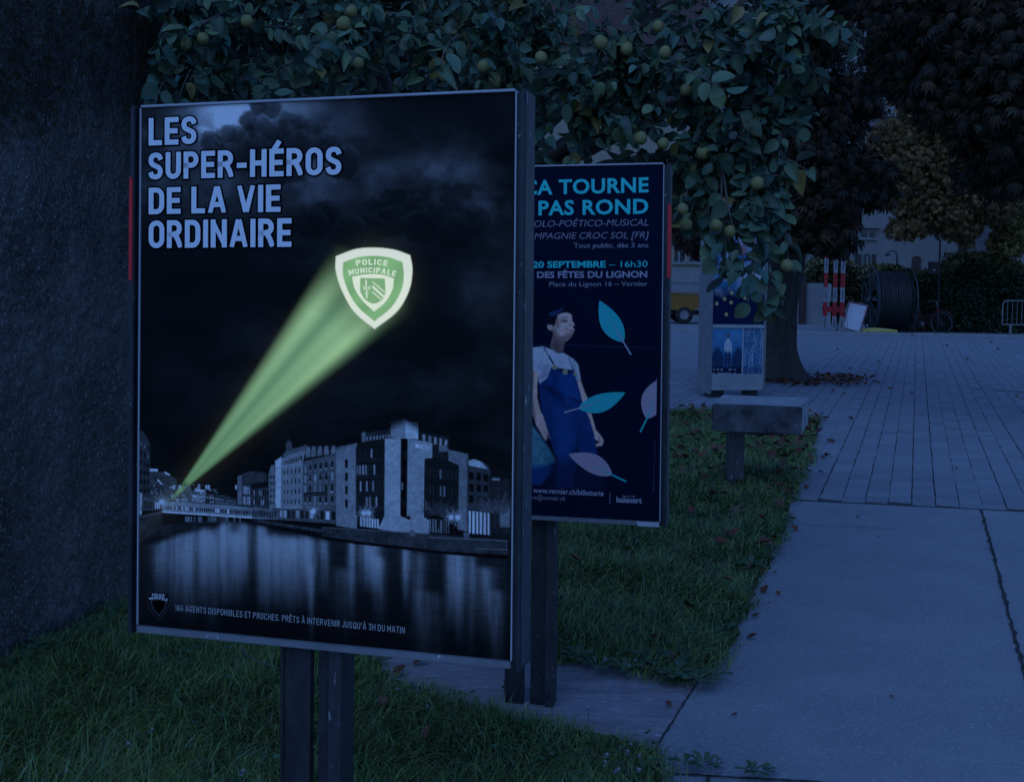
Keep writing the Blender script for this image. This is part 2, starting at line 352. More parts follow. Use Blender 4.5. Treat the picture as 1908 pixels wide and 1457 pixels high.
# ================================================================== GROUND
def flat(name, pts, z, mat, label=None, kind='structure', sub=None):
    mb = MB(); mb.add([(p[0], p[1], z) for p in pts], [tuple(range(len(pts)))]); o = mb.build(name, mat)
    return tag(o, label, kind=kind)
mb = MB(); mb.add([(-250, -120, -.016), (250, -120, -.016), (250, 420, -.016), (-250, 420, -.016)], [(0, 1, 2, 3)])
tag(mb.build('ground', MAT['ground']), 'grey open ground of the square reaching far behind everything', kind='structure')
def gp(*px): return [G(*p)[:2] for p in px]
PAZ = math.radians(20.2); pdir = np.array([math.sin(PAZ), math.cos(PAZ)]); pnor = np.array([math.cos(PAZ), -math.sin(PAZ)])   # paving rows run along pdir
e0, e1 = G(1480, 931)[:2], G(1890, 951)[:2]; ed = (e1-e0)/np.linalg.norm(e1-e0)
near_l, near_r = e0-ed*1.2, e1+ed*9
# smooth concrete path: from behind the camera to the paved square
j0, j1 = G(1230, 1380)[:2], G(1290, 1285)[:2]; jd = (j1-j0)/np.linalg.norm(j1-j0)
flat('path', [j0-jd*5, np.array([9., -2.5]), near_r, near_l, j1+jd*1.2], -.004, MAT['concrete'], 'smooth grey concrete path running towards the paved square')
flat('side_slab', [j0-jd*.75, j1+jd*1.0, j1+jd*1.0-np.array([2.3, -.35]), j0-jd*.75-np.array([2.6, -.95])], -.004, MAT['side_concrete'], 'pinkish worn concrete slab under the rear panel posts')
def strip(name, a, b, wd, z=.001, jit=.004, n=40, mat='joint'):
    a = np.array(a[:2]); b = np.array(b[:2]); e = (b-a)/np.linalg.norm(b-a); nn = np.array([-e[1], e[0]]); mb = MB(); V = []
    for i in range(n+1):
        p = a+(b-a)*i/n; w0 = wd/2*(.6+.8*random.random()); o = jit*(random.random()-.5)
        V += [(*(p+nn*(w0+o)), z), (*(p-nn*(w0-o)), z)]
    mb.add(V, [(2*i, 2*i+1, 2*i+3, 2*i+2) for i in range(n)]); return tag(mb.build(name, MAT[mat]), kind='structure')
strip('path_joint', G(1829, 950), G(1990, 1560), .017, jit=.010, n=120)
strip('path_joint', j0-jd*.5, j1+jd*.1, .007)
strip('path_joint', G(1500, 977), G(1680, 986), .006, jit=.003)
strip('path_joint', G(1245, 1440), G(1640, 1463), .012)
strip('path_joint', G(1322, 1443), G(1312, 1475), .012)
strip('path_joint', near_l, near_r, .020, z=-.0015)
# pavers: every stone a little box with jittered edges, one sheet
CW, RW, GAP = .157, .20, .0055
TR_ = G(1445, 712)[:2]
V = []; cols = []
nrm = np.array([-ed[1], ed[0]])
for ci in range(-74, 131):
    off = (ci % 2)*.5*RW+RNG.uniform(-.02, .02); cj = RNG.normal(0, .002)
    for ri in range(-32, 160):
        q = e0+pnor*(ci*CW+CW/2)+pdir*(ri*RW+off)
        y = q[1]
        if (q-e0)@nrm < RW*.27 or y > 33.2 or y < 7: continue
        if abs(q[0]) > y*.60+1 or q[0] < -7: continue
        a, b = CW/2-GAP/2, RW/2-GAP/4
        z = -.004+RNG.normal(0, .0012)
        cs = [(-a, -b), (a, -b), (a, b), (-a, b)]; top = []; bot = []
        for (x_, y_) in cs:
            jx, jy = RNG.normal(0, .0022, 2); p = q+pnor*(x_+jx+cj)+pdir*(y_+jy); pt = q+pnor*((x_+jx+cj)*.985)+pdir*((y_+jy)*.99)
            top.append((*pt, z)); bot.append((*p, -.015))
        V.append(top+bot); c = RNG.normal(1, .06); cols.append((.262*c, .27*c, .285*c))
pm = M_tint('paver_tint', rough=.85)
o = fast('paving', np.array(V), [(0, 1, 2, 3), (0, 4, 5, 1), (1, 5, 6, 2), (2, 6, 7, 3), (3, 7, 4, 0)], pm, col=np.array(cols), smooth=False); tag(o, 'grey rows of concrete pavers covering the square', kind='structure')
mb = MB(); mb.add([(*(e0-ed*14), -.0145), (*(e0+ed*30), -.0145), (30, 33.3, -.0145), (-12, 33.3, -.0145)], [(0, 1, 2, 3)]); tag(mb.build('paving_bed', M_('sandy_bed', (.05, .05, .05), (.10, .10, .10), 12, .95)), kind='structure')
strip('drain_channel', G(1812, 724), G(1990, 735), .10, z=.004, jit=0, mat='kerb')
# far kerb and raised site strip
mb = MB(); mb.box(-30, 60, 33.4, 33.65, -.02, .05, bev=.01); tag(mb.build('kerb', MAT['kerb']), 'pale stone kerb along the far edge of the paving', kind='structure')

# ------------------------------------------------------------------ lawns
def lawn_edge(pts, amp=.03, n=14, seed=0):
    r = np.random.default_rng(seed); out = []
    for i in range(len(pts)):
        a, b = np.array(pts[i]), np.array(pts[(i+1) % len(pts)])
        for k in range(n): out.append(a+(b-a)*k/n+r.normal(0, amp, 2)*.5)
    return out
mid_px = [(960, 960), (1040, 900), (1180, 762), (1440, 768), (1534, 779), (1524, 806), (1500, 885), (1478, 935), (1466, 985), (1440, 1050), (1412, 1100), (1392, 1150), (1372, 1205), (1345, 1240), (1325, 1268), (1285, 1280), (1210, 1268), (1120, 1247), (1035, 1238), (960, 1228), (880, 1210)]
mid = gp(*mid_px)
front_px = [(240, 1128), (420, 1150), (600, 1180), (690, 1205), (730, 1262), (800, 1292), (950, 1334), (1090, 1360), (1200, 1385), (1240, 1405), (1250, 1440), (1248, 1470)]
front = gp(*front_px)+[np.array([.45, 2.9]), np.array([.2, 2.0]), np.array([-1.6, 1.8]), np.array([-2.6, 2.8]), np.array([-2.0, 4.25])]
back = [G(880, 1210)[:2], G(700, 1203)[:2], np.array([-1.55, 5.0]), np.array([-2.2, 5.7]), np.array([-7.5, 6.2]), np.array([-7.5, 13.4]), G(1180, 762)[:2], G(1040, 900)[:2], G(960, 960)[:2]]
flat('lawn_soil', lawn_edge([np.array(q)+(np.array(mid).mean(0)-q)*.025 for q in mid], .02, 9, 1), .004, MAT['soil']); flat('lawn_soil', lawn_edge([np.array(q)+(np.array(front).mean(0)-q)*.025 for q in front], .02, 9, 2), .004, MAT['soil'])
def in_poly(P, poly):
    poly = np.array(poly); ins = np.zeros(len(P), bool)
    for i in range(len(poly)):
        a, b = poly[i-1], poly[i]; c = ((a[1] > P[:, 1]) != (b[1] > P[:, 1])); ins ^= c & (P[:, 0] < (b[0]-a[0])*(P[:, 1]-a[1])/(b[1]-a[1]+1e-12)+a[0])
    return ins
def edge_dist(P, poly):
    poly = np.array(poly); d = np.full(len(P), 9.)
    for i in range(len(poly)):
        a, b = poly[i-1], poly[i]; e = b-a; t = np.clip(((P-a)@e)/(e@e+1e-9), 0, 1); d = np.minimum(d, np.linalg.norm(P-a-t[:, None]*e, axis=1))
    return d
def grass(name, poly, dens, seed, hmin, hmax, wd, label, tuft=1.0, leanx=0.):
    r = np.random.default_rng(seed); P_ = np.array(poly); lo, hi = P_.min(0), P_.max(0)
    n = int(dens*np.prod(hi-lo)); P = lo+(hi-lo)*r.random((n, 2))
    wob = .24*(fbm(P[:, 0]*3.1+9, P[:, 1]*3.1+9, 4, seed+8)-.5); k = in_poly(P+wob[:, None]*np.array([1., .6]), poly); P = P[k]; P = P+r.normal(0, .022, P.shape)
    # thinner with distance (far blades are sub-pixel)
    k = r.random(len(P)) < np.clip((4.5/np.maximum(P[:, 1], .5))**1.3, .1, 1); P = P[k]
    n = len(P); ed_ = edge_dist(P, poly)
    cl = fbm(P[:, 0]*2.6+50, P[:, 1]*2.6+50, 4, seed); cl2 = fbm(P[:, 0]*9+20, P[:, 1]*9+20, 3, seed+5)
    h = (hmin+(hmax-hmin)*np.clip(cl*1.6-.3, 0, 1))*(.4+.95*r.random(n)**1.3)*np.clip(.55+ed_*5, .5, 1)
    th = fbm(P[:, 0]*1.6+9, P[:, 1]*1.6+9, 3, seed+2)*4*math.pi+r.normal(0, 1.5, n); lean = np.clip(.35+1.1*cl2+r.normal(0, .4, n), .05, 1.45)*tuft
    stray = r.random(n) < .05; h[stray] *= r.uniform(1.15, 1.7, stray.sum()); lean[stray] = r.uniform(.2, 1.3, stray.sum())
    D = np.stack([np.cos(th)+leanx, np.sin(th), np.zeros(n)], 1); D /= np.linalg.norm(D, axis=1)[:, None]+1e-9
    phi = th+math.pi/2+r.normal(0, .6, n); S = np.stack([np.cos(phi), np.sin(phi), np.zeros(n)], 1)
    far = np.clip(P[:, 1]/4, 1, 2.6); w_ = wd*(.6+.8*r.random(n))*far
    V = np.zeros((n, 7, 3)); base = np.concatenate([P, np.full((n, 1), .003)], 1)
    for i, s_ in enumerate((0, .4, .75, 1.)):
        c = base+D*(lean*h*s_**1.7)[:, None]+np.array([0, 0, 1.])*(h*(s_-.42*np.minimum(lean, 1)*s_**2))[:, None]
        c[:, 2] = np.maximum(c[:, 2], .004)
        ww = (w_*(1-.25*s_-.1*(s_ > .5))*.5)[:, None]
        if i < 3: V[:, 2*i] = c+S*ww; V[:, 2*i+1] = c-S*ww
        else: V[:, 6] = c
    hue = r.random(n); dry = r.random(n) < .10*np.clip(cl2*2.2-.3, .25, 1.6)
    col = np.stack([.092+.070*hue+.055*cl2, .168+.085*hue+.055*cl2, .040+.022*hue], 1)*(.45+1.0*r.random(n))[:, None]
    col[stray] = np.array([.12, .19, .075])*(.7+.7*r.random((stray.sum(), 1)))
    col[dry] = np.array([.20, .17, .09])*(.6+.6*r.random((dry.sum(), 1)))
    o = fast(name, V, [(0, 1, 3, 2), (2, 3, 5, 4), (4, 5, 6)], MAT['grass'], col=col)
    return tag(o, label, 'grass', kind='stuff')
MAT['grass'] = M_tint('grass_blades', rough=.38, back=(.05, .09, .05), spec=.5)
grass('grass', mid, 11500, 21, .04, .092, .0034, 'long matted grass of the lawn between the rear panel and the path', tuft=1.0, leanx=.35)
grass('grass', front, 14500, 22, .045, .115, .0029, 'long green grass in front of the rock wall and near panel', leanx=.2)

grass('grass', back, 2600, 23, .05, .11, .005, 'rough lawn under the quince behind the panels')
# ================================================================== ADVERTISING PANELS
MAT['flange'] = M_('flange_paint', (.026, .028, .034), (.05, .05, .055), 14, .5, .1, c3=(.34, .34, .34), s3=30, t3=(.67, .70), stretch=(3, 3, .5))
def rod(v):
    v = Vector(v); return Matrix.Rotation(v.length, 3, v.normalized())
def panel_root(name, p, rv, label, cat):
    R = rod(rv); hc = p[2]/R[2][2]; o = Vector(p)-R @ Vector((0, 0, hc))
    e = empty(name, (0, 0, 0), 0, label, cat, 'free-standing advertising panels on the lawn'); e.matrix_world = Matrix.Translation(o) @ R.to_4x4(); return e, R, hc
def corners(p, R, w_, h_):
    out = []
    for sx, sz in ((-1, 1), (1, 1), (1, -1), (-1, -1)):
        q = np.array(Vector(p)+R @ Vector((sx*w_/2, 0, sz*h_/2)))-ORI; z = q @ fwd; out.append((PX+F*(q @ right)/z, PY-F*(q @ up)/z))
    return out
def frame_parts(e, hc, w_, h_, depth, top_z, bot_z, red_side, rv0, rv1, posts):
    x1 = w_/2
    for s in (-1, 1):                                              # channel-shaped side profiles: two steps and an outer lip
        mb = MB(); a, b = sorted((s*(x1+.0035), s*(x1+.0135))); mb.box(a, b, .004, depth-.004, hc-h_/2-bot_z*.6, hc+h_/2+top_z-.006, bev=.0012)
        a, b = sorted((s*(x1+.0136), s*(x1+.0245))); mb.box(a, b, -.008, depth, hc-h_/2-bot_z, hc+h_/2+top_z, bev=.0018)
        o = mb.build('side_profile', MAT['dark_paint'], e)
        mb = MB(); a, b = sorted((s*(x1+.0246), s*(x1+.0262))); mb.box(a, b, -.006, depth-.002, hc-h_/2-bot_z+.012, hc+h_/2+top_z-.003, bev=.0006); mb.build('outer_lip', MAT['lip_paint'], o)
        mb = MB(); a, b = sorted((s*(x1+.0005), s*(x1+.0034))); mb.box(a, b, -.004, .02, hc-h_/2, hc+h_/2, bev=.0006); mb.build('edge_trim', MAT['trim'], o)
    mb = MB(); mb.box(-x1, x1, -.006, depth*.9, hc+h_/2+.0005, hc+h_/2+.0062, bev=.001); mb.build('top_rail', MAT['rail'], e)
    mb = MB(); mb.box(-x1, x1+.002, -.010, depth*.8, hc-h_/2-.0155, hc-h_/2-.0006, bev=.0015); mb.build('bottom_rail', MAT['rail_low'], e)
    mb = MB(); mb.box(-x1, x1, .004, depth-.01, hc-h_/2, hc+h_/2); mb.build('backing_board', MAT['dark_paint'], e)
    s = red_side; a, b = sorted((s*(x1+.0185), s*(x1+.0275))); mb = MB(); mb.box(a, b, -.0095, depth*.75, hc+h_/2-h_*rv1, hc+h_/2-h_*rv0, bev=.001); mb.build('red_marker', MAT['red'], e)
    for (xa, xb, lip) in posts:                                    # C-section steel posts
        mb = MB(); zt = hc-h_/2-.016
        if lip > 0: mb.box(xa, xb-.03, .024, .034, -.25, zt); mb.box(xa, xa+.004, .034, .044, -.25, zt)
        else: mb.box(xa+.010, xb, .014, .024, -.25, zt); mb.box(xa, xa+.0098, .010, .085, -.25, zt+.1, bev=.002); mb.box(xb-.004, xb, .0242, .034, -.25, zt)
        po = mb.build('post', MAT['post_paint'], e)
        if lip > 0: mb = MB(); mb.box(xb-.032, xb, .012, .085, -.25, zt+.1, bev=.002); mb.build('flange', MAT['flange'], po)
MAT['print'] = M_tint('printed_paper', rough=.7, spec=.04, glow=True)
p1 = (-.432, 2.455, 1.330); r1 = (-.026, -.0125, -.264); W1, H1 = .905, 1.21
E1, R1, hc1 = panel_root('advertising_panel', p1, r1, 'large near advertising panel with a green searchlight beam poster on two dark posts', 'advertising panel')
frame_parts(E1, hc1, W1, H1, .070, .005, .020, -1, .134, .333, [(-.092, -.019, 0), (-.003, .058, 1)])
PC = corners(p1, R1, W1, H1)
P = Painter(PC, W1, H1, 500, 720, alb(15))
X, Y = P.X, P.Y
# --- printed night sky
n1 = fbm(X/120+3, Y/90+3, 7, 3); wx = 40*(fbm(X/70, Y/60, 4, 71)-.5); wy = 34*(fbm(X/70+9, Y/60+5, 4, 72)-.5)
puff = fbm((X+wx)/70, (Y+wy)/58, 7, 9, True); n3 = fbm((X+wx)/190, (Y+wy)/120, 6, 14)
lit_top = np.exp(-((X-425)/85)**2-((Y-210)/60)**2)*1.1+np.exp(-((X-535)/110)**2-((Y-205)/50)**2)*.75+np.exp(-((X-330)/90)**2-((Y-270)/70)**2)*.30
thick = np.clip((n3-.46)*9+.6+.9*(puff-.35), 0, 1)               # dark cumulus masses over the lit gap
rim = np.exp(-((n3-.465)/.022)**2)*np.clip(1.3-puff, 0, 1)
mid_l = np.exp(-((X-330)/180)**2-((Y-310)/120)**2)*.5+np.exp(-((X-850)/95)**2-((Y-380)/85)**2)*.85+np.exp(-((X-640)/190)**2-((Y-330)/90)**2)*.55+np.exp(-((X-900)/90)**2-((Y-560)/150)**2)*.25
b_ = 12+lit_top*(18+150*np.clip(1.3-puff-.35*thick, 0, 1)*np.clip(.30+1.15*(n1-.22), .2, 1.1)+60*rim+26*thick*puff)+mid_l*(14+100*np.clip((n1-.40)*3.0, 0, 1)*np.clip(1.2-puff, 0, 1))+16*np.clip(n3*2.4-1, 0, 1)*np.clip(1.5-puff*1.6, 0, 1)
b_ = b_+np.exp(-((X-400)/170)**2-((Y-640)/110)**2)*20*np.clip(n1*2.4-.9, 0, 1)+np.exp(-((X-760)/170)**2-((Y-680)/110)**2)*14*np.clip(n1*2.4-.9, 0, 1)
wq = 15*(fbm(X/26, Y/26, 5, 61)-.5); wq2 = 15*(fbm(X/26+7, Y/26+3, 5, 62)-.5); bil = fbm((X+wq*2)/17, (Y+wq2*2)/15, 5, 63, True)
def heads(circ, lo, hi):
    global b_
    for (cx, cy, r) in circ:
        d = np.hypot(X+wq*1.5-cx, (Y+wq2*1.5-cy)*1.08); m = np.clip((r-d)/8+.5, 0, 1); m = m*m*(3-2*m)
        topl = np.clip((cy-Y)/r*.6+.45, 0, 1); sh = lo+(hi-lo)*np.clip(1.15-bil*1.3, 0, 1)*topl*np.clip(.35+(d/r)**2, 0, 1)
        b_ = b_*(1-m*.72)+sh*m*.72
heads([(481, 202, 17), (507, 206, 20), (543, 230, 24), (462, 226, 19), (423, 250, 17), (588, 250, 26), (560, 244, 24), (480, 240, 24), (448, 262, 25), (520, 254, 32), (395, 268, 22), (615, 272, 30), (560, 275, 34), (480, 280, 34), (420, 290, 30), (640, 300, 34), (350, 300, 22), (540, 310, 36)], 17, 74)
heads([(740, 372, 26), (700, 392, 30), (772, 384, 22), (800, 398, 26), (730, 410, 34), (690, 420, 30), (780, 420, 34), (880, 410, 34), (850, 430, 36), (610, 400, 30), (580, 415, 34), (650, 430, 34)], 12, 42)
grain = RNG.normal(0, .8, X.shape)
P.c[:] = (lin(np.clip(b_+grain, 0, 255))/.52)[..., None]
rr = random.Random(4)
def B(b): return alb(b)
def zl(*pts): return [(240+x*.2058, 760+y*.2058) for x, y in pts]
def zr(*pts): return [(600+x*.2096, 760+y*.2096) for x, y in pts]
# --- water and its reflections
water = [(258, 1012), (303, 978), (430, 966), (600, 1004), (760, 1022), (960, 1042), (960, 1260), (250, 1260)]
wn, m = P.mask(water, 2.)
Xw, Yw = X[wn], Y[wn]; t = Yw-(966+(Xw-430)*np.where(Xw > 430, .135, -.25)); st = np.zeros(Xw.shape)
for (cx, wd_, a, y0, y1) in ((300, 14, 60, 5, 90), (330, 16, 70, 0, 110), (352, 12, 80, 0, 130), (378, 9, 85, 0, 120), (395, 12, 70, 10, 150), (418, 10, 95, 0, 120), (440, 14, 90, 20, 120), (455, 9, 70, 0, 90), (487, 8, 110, 0, 120), (497, 7, 70, 20, 130), (516, 16, 95, 15, 120), (545, 13, 90, 15, 120), (572, 14, 115, 10, 110), (580, 5, 90, 60, 160), (603, 9, 70, 10, 90), (655, 7, 75, 0, 110), (690, 18, 105, -5, 75), (705, 12, 60, 30, 120), (756, 7, 85, 5, 90), (780, 12, 40, 10, 150), (840, 9, 80, 0, 110), (856, 10, 95, 0, 130), (878, 8, 50, 0, 140), (905, 16, 60, 20, 120), (925, 14, 50, 60, 190), (640, 20, 35, 60, 150), (800, 26, 35, 80, 200), (530, 40, 40, 10, 110), (420, 60, 30, 0, 110)):
    y1 = y1*1.45; a = a*1.55; ye = np.clip((t-y0)/14, 0, 1)*np.clip((y1-t)/(y1*.7), 0, 1); rip = 2.5*np.sin(Yw*1.3+cx)+3*(fbm(Xw/8, Yw/2.2, 3, cx)-.5)
    st = st+a*ye*np.exp(-((Xw-cx+rip*.4)/wd_)**2)*(.72+.5*fbm(Xw/22, Yw/1.8, 3, cx+3))
bw = 17+12*np.clip(1-t/190, 0, 1)+14*(fbm(Xw/30, Yw/2.4, 4, 77)-.4)+st
st2 = fbm(Xw/5.5, Yw/70, 3, 97); bw = 14+(bw-14)*np.clip(.58+.9*st2, .3, 1.5)+7*(fbm(Xw/5, Yw/1.6, 3, 99)-.5)+10*(fbm(Xw/40, Yw/6, 4, 98)-.5); bw = 138*np.tanh(np.clip(bw, 5, 400)/138)*np.clip(1.12-t/330, .4, 1); bw = bw-12*np.exp(-((t-4)/5)**2)
P.c[wn] = P.c[wn]*(1-m[..., None])+(lin(np.clip(bw, 0, 255))/.52)[..., None]*m[..., None]
# --- left bank
P.poly(zl((85, 200), (135, 215), (192, 320), (195, 810), (130, 900), (85, 960)), B(45), tex=.35)
P.wins(zl((92, 260), (190, 340), (190, 780), (92, 800)), 3, 6, (.15, .8), (.3, .72), B(20), .3, rr, lit=B(80), plit=.15)
P.poly(zl((85, 760), (120, 770), (118, 960), (85, 975)), B(120), tex=.3)
P.poly(zl((192, 575), (325, 580), (435, 645), (430, 830), (195, 835)), np.array([.075, .075, .07]), tex=.3)
P.wins(zl((200, 610), (320, 615), (320, 800), (200, 800)), 6, 5, (.2, .75), (.25, .75), B(28), .3, rr)
P.poly(zl((192, 552), (262, 555), (262, 574), (192, 572)), B(165)); P.poly(zl((325, 575), (372, 600), (370, 612), (325, 595)), B(150))
P.poly(zl((195, 630), (240, 620), (318, 700), (316, 850), (195, 850)), B(52), tex=.4)
P.wins(zl((200, 680), (310, 720), (310, 800), (200, 780)), 7, 3, (.25, .7), (.2, .75), B(22), .4, rr, lit=B(120), plit=.2)
P.line(zl((262, 650))[0], zl((300, 690))[0], 2, B(170))
P.poly(zl((125, 800), (245, 825), (245, 920), (110, 930)), B(58), tex=.6); P.wins(zl((130, 830), (300, 850), (300, 930), (130, 930)), 9, 1, (.2, .8), (.1, .8), B(25), .5, rr, lit=B(150), plit=.3)
# --- far middle
P.poly(zl((435, 735), (470, 700), (560, 700), (570, 860), (435, 860)), np.array([.11, .11, .095]), tex=.6)
P.poly(zl((560, 745), (700, 750), (720, 870), (560, 865)), B(70), tex=.5); P.wins(zl((575, 790), (690, 795), (690, 850), (575, 848)), 12, 4, (.1, .6), (.2, .8), B(120), .4, rr)
P.poly(zl((700, 770), (870, 790), (985, 830), (985, 890), (700, 880)), B(42), tex=.5); P.wins(zl((730, 800), (980, 840), (980, 880), (730, 870)), 18, 2, (.2, .7), (.2, .7), B(95), .6, rr)
for i in range(70):
    x_, y_ = 240+rr.uniform(330, 800)*.2058, 760+rr.uniform(700, 850)*.2058; P.line((x_, y_), (x_+rr.uniform(-6, 9), y_+rr.uniform(-2, 2)), .7, B(rr.uniform(90, 185)), .9)
for x_ in (406, 460, 702, 725, 970, 1008): P.line(zl((x_, 690))[0], zl((x_, 980))[0], 1.3, B(22)); P.poly(zl((x_-6, 700), (x_+8, 700), (x_+8, 735), (x_-6, 735)), B(150))
for x_ in (628, 640): P.line(zl((x_, 690))[0], zl((x_, 745))[0], 1., B(170))
P.poly(zl((600, 738), (690, 745), (690, 756), (600, 750)), B(175))
# --- bridge
P.poly(zl((300, 845), (430, 850), (1095, 895), (1330, 915), (1330, 1010), (1110, 1000), (300, 945)), B(92), tex=.35)
P.wins(zl((330, 880), (1300, 935), (1300, 990), (330, 920)), 46, 1, (.12, .75), (.12, .85), B(38), .7, rr, lit=B(150), plit=.25)
P.poly(zl((300, 932), (1110, 985), (1110, 1000), (300, 946)), B(135), tex=.2); P.poly(zl((300, 948), (1110, 1001), (1100, 1030), (320, 1000)), B(14))
for i in range(26): x_ = rr.uniform(480, 1030); P.line(zl((x_, 985))[0], zl((x_, 1030))[0], 1.6, B(rr.uniform(60, 120)), 2)
# --- right bank houses
P.poly(zl((985, 640), (1040, 590), (1130, 570), (1240, 590), (1270, 700), (1275, 910), (990, 890)), B(46), tex=.4)
P.poly(zl((985, 620), (1025, 605), (1025, 880), (985, 870)), B(80), tex=.3)
P.wins(zl((1035, 700), (1100, 705), (1100, 890), (1035, 885)), 4, 2, (.25, .75), (.1, .85), B(125), .3, rr)
P.poly(zl((1105, 690), (1265, 660), (1265, 720), (1105, 730)), B(22)); P.wins(zl((1110, 735), (1265, 725), (1265, 900), (1110, 895)), 9, 2, (.25, .7), (.2, .75), B(24), .3, rr, lit=B(130), plit=.3)
P.poly(zl((1265, 600), (1290, 520), (1320, 515), (1330, 900), (1275, 915)), B(85), tex=.3); P.wins(zl((1275, 600), (1325, 600), (1325, 890), (1275, 890)), 2, 5, (.2, .75), (.2, .7), B(30), .3, rr)
P.poly(zl((1325, 480), (1385, 440), (1385, 905), (1330, 905)), B(125), tex=.2)
P.poly(zl((1380, 460), (1600, 345), (1570, 920), (1375, 910)), B(92), tex=.18)
P.poly(zl((1385, 445), (1420, 390), (1610, 335), (1600, 380)), B(70), tex=.2); P.wins(zl((1400, 480), (1580, 420), (1575, 480), (1400, 525)), 9, 1, (.25, .75), (.1, .85), B(18), .2, rr)
P.wins(zl((1390, 550), (1565, 520), (1560, 900), (1390, 895)), 5, 4, (.35, .68), (.2, .65), B(24), .2, rr)
P.poly(zl((1420, 330), (1435, 300), (1465, 300), (1480, 340), (1475, 390), (1425, 390)), B(60)); P.line(zl((1450, 270))[0], zl((1450, 310))[0], .8, B(50))
P.poly(zl((1575, 480), (1850, 400), (2070, 370), (2070, 1050), (1570, 1000)), B(66), tex=.35)
P.poly(zl((1590, 420), (1640, 370), (2060, 330), (2070, 400), (1850, 420), (1580, 485)), B(24), tex=.4)
for i, x_ in enumerate((1600, 1650, 1705, 1765, 1830, 1900, 1970)): P.poly(zl((x_, 400-i*2), (x_+12, 350-i*2), (x_+40, 350-i*2), (x_+48, 440-i*8), (x_+5, 455-i*8)), B(85), tex=.3)
P.wins(zl((1580, 510), (2060, 420), (2060, 900), (1575, 880)), 9, 4, (.3, .66), (.15, .7), B(20), .25, rr, lit=B(105), plit=.3)
P.wins(zl((1580, 510), (2060, 420), (2060, 900), (1575, 880)), 9, 4, (.25, .7), (.74, .82), B(110), .3, rr)
P.poly(zl((1580, 765), (1800, 755), (1800, 790), (1580, 800)), B(18))
for ya, yb in ((520, 470), (640, 590), (700, 690), (790, 785), (875, 872)): P.line(zl((1575, ya))[0], zl((2070, yb-40))[0], .8, B(95), 1., .7)
for ya, yb in ((530, 505), (905, 898)): P.line(zl((1380, ya))[0], zl((1572, yb))[0], .9, B(125), 1., .8)
P.poly(zl((1360, 910), (2060, 915), (2060, 1060), (1330, 1010)), B(60), tex=.4); P.wins(zl((1365, 915), (2060, 925), (2060, 1040), (1365, 1000)), 15, 1, (.1, .75), (.12, .85), B(130), .35, rr, lit=B(30), plit=.35)
P.poly(zl((1120, 905), (1360, 910), (1350, 1010), (1120, 990)), B(70), tex=.5); P.wins(zl((1120, 925), (1350, 930), (1340, 1000), (1120, 985)), 10, 1, (.1, .7), (.1, .9), B(35), .5, rr)
# --- bank building
P.poly(zr((125, 350), (310, 310), (310, 1075), (125, 1045)), B(92), tex=.22)
P.wins(zr((200, 450), (235, 450), (235, 930), (200, 920)), 1, 4, (.15, .85), (.05, .68), B(14), .2, rr)
P.poly(zr((350, 230), (610, 180), (610, 270), (350, 310)), B(38), tex=.2); P.poly(zr((352, 225), (385, 210), (385, 300), (352, 305)), B(85)); P.wins(zr((385, 255), (605, 230), (605, 268), (385, 300)), 8, 1, (.25, .7), (.1, .9), B(95), .3, rr)
P.poly(zr((300, 345), (340, 310), (440, 288), (562, 278), (555, 985), (300, 950)), B(24), tex=.15)
for (ya, yb, n) in ((365, 440, 10), (505, 590, 10), (650, 738, 9), (790, 875, 9)):
    P.wins(zr((303, ya+6), (555, ya-6), (555, yb-4), (303, yb+6)), n, 1, (.22, .72), (0, 1), B(34), .35, rr, lit=B(112), plit=.42 if ya > 480 else .08)
    P.poly(zr((303, yb+12), (553, yb), (553, yb+34), (303, yb+46)), B(33), alpha=.8, tex=.1)
P.poly(zr((560, 275), (705, 268), (700, 965), (655, 1100), (500, 1075), (555, 960)), B(112), tex=.22)
P.poly(zr((655, 970), (700, 960), (790, 1000), (790, 1105), (655, 1100)), B(108), tex=.22)
P.poly(zr((700, 272), (762, 275), (752, 955), (725, 975), (695, 950)), B(10)); P.wins(zr((705, 330), (755, 335), (750, 900), (700, 895)), 2, 4, (.25, .7), (.35, .8), B(30), .5, rr, lit=B(100), plit=.3)
P.poly(zr((762, 272), (980, 310), (980, 445), (915, 450), (905, 965), (955, 1000), (950, 1120), (785, 1105), (785, 960), (755, 960)), B(104), tex=.22)
P.poly(zr((610, 130), (740, 90), (855, 170), (855, 280), (610, 265)), B(100), tex=.12, alpha=.95); P.poly(zr((742, 120), (855, 130), (855, 278), (742, 268)), B(132), tex=.15, alpha=.8)
P.poly(zr((1100, 230), (1700, 400), (1700, 560), (1480, 520), (1290, 420), (1110, 300)), B(14), 12, .8)
P.poly(zr((125, 280), (350, 250), (350, 300), (125, 365)), B(14), 10, .8)
P.poly(zr((855, 200), (1140, 260), (1120, 470), (985, 440), (980, 312), (855, 285)), B(30), tex=.2); P.wins(zr((880, 230), (1130, 290), (1120, 350), (885, 300)), 5, 1, (.2, .7), (.0, 1), B(95), .3, rr)
P.poly(zr((1040, 335), (1110, 330), (1120, 385), (1040, 390)), B(80))
P.poly(zr((1120, 370), (1300, 410), (1300, 1100), (1205, 1080), (1215, 510), (1125, 470)), B(80), tex=.25)
P.poly(zr((912, 448), (1060, 460), (1218, 515), (1212, 930), (905, 975)), B(24), tex=.15)
for (ya, yb) in ((545, 625), (690, 780), (840, 925)):
    P.wins(zr((915, ya-10), (1210, ya+20), (1210, yb+25), (915, yb-15)), 9, 1, (.25, .72), (0, 1), B(34), .35, rr, lit=B(85), plit=.3)
P.poly(zr((1290, 450), (1470, 500), (1500, 560), (1500, 1120), (1290, 1090)), B(46), tex=.2)
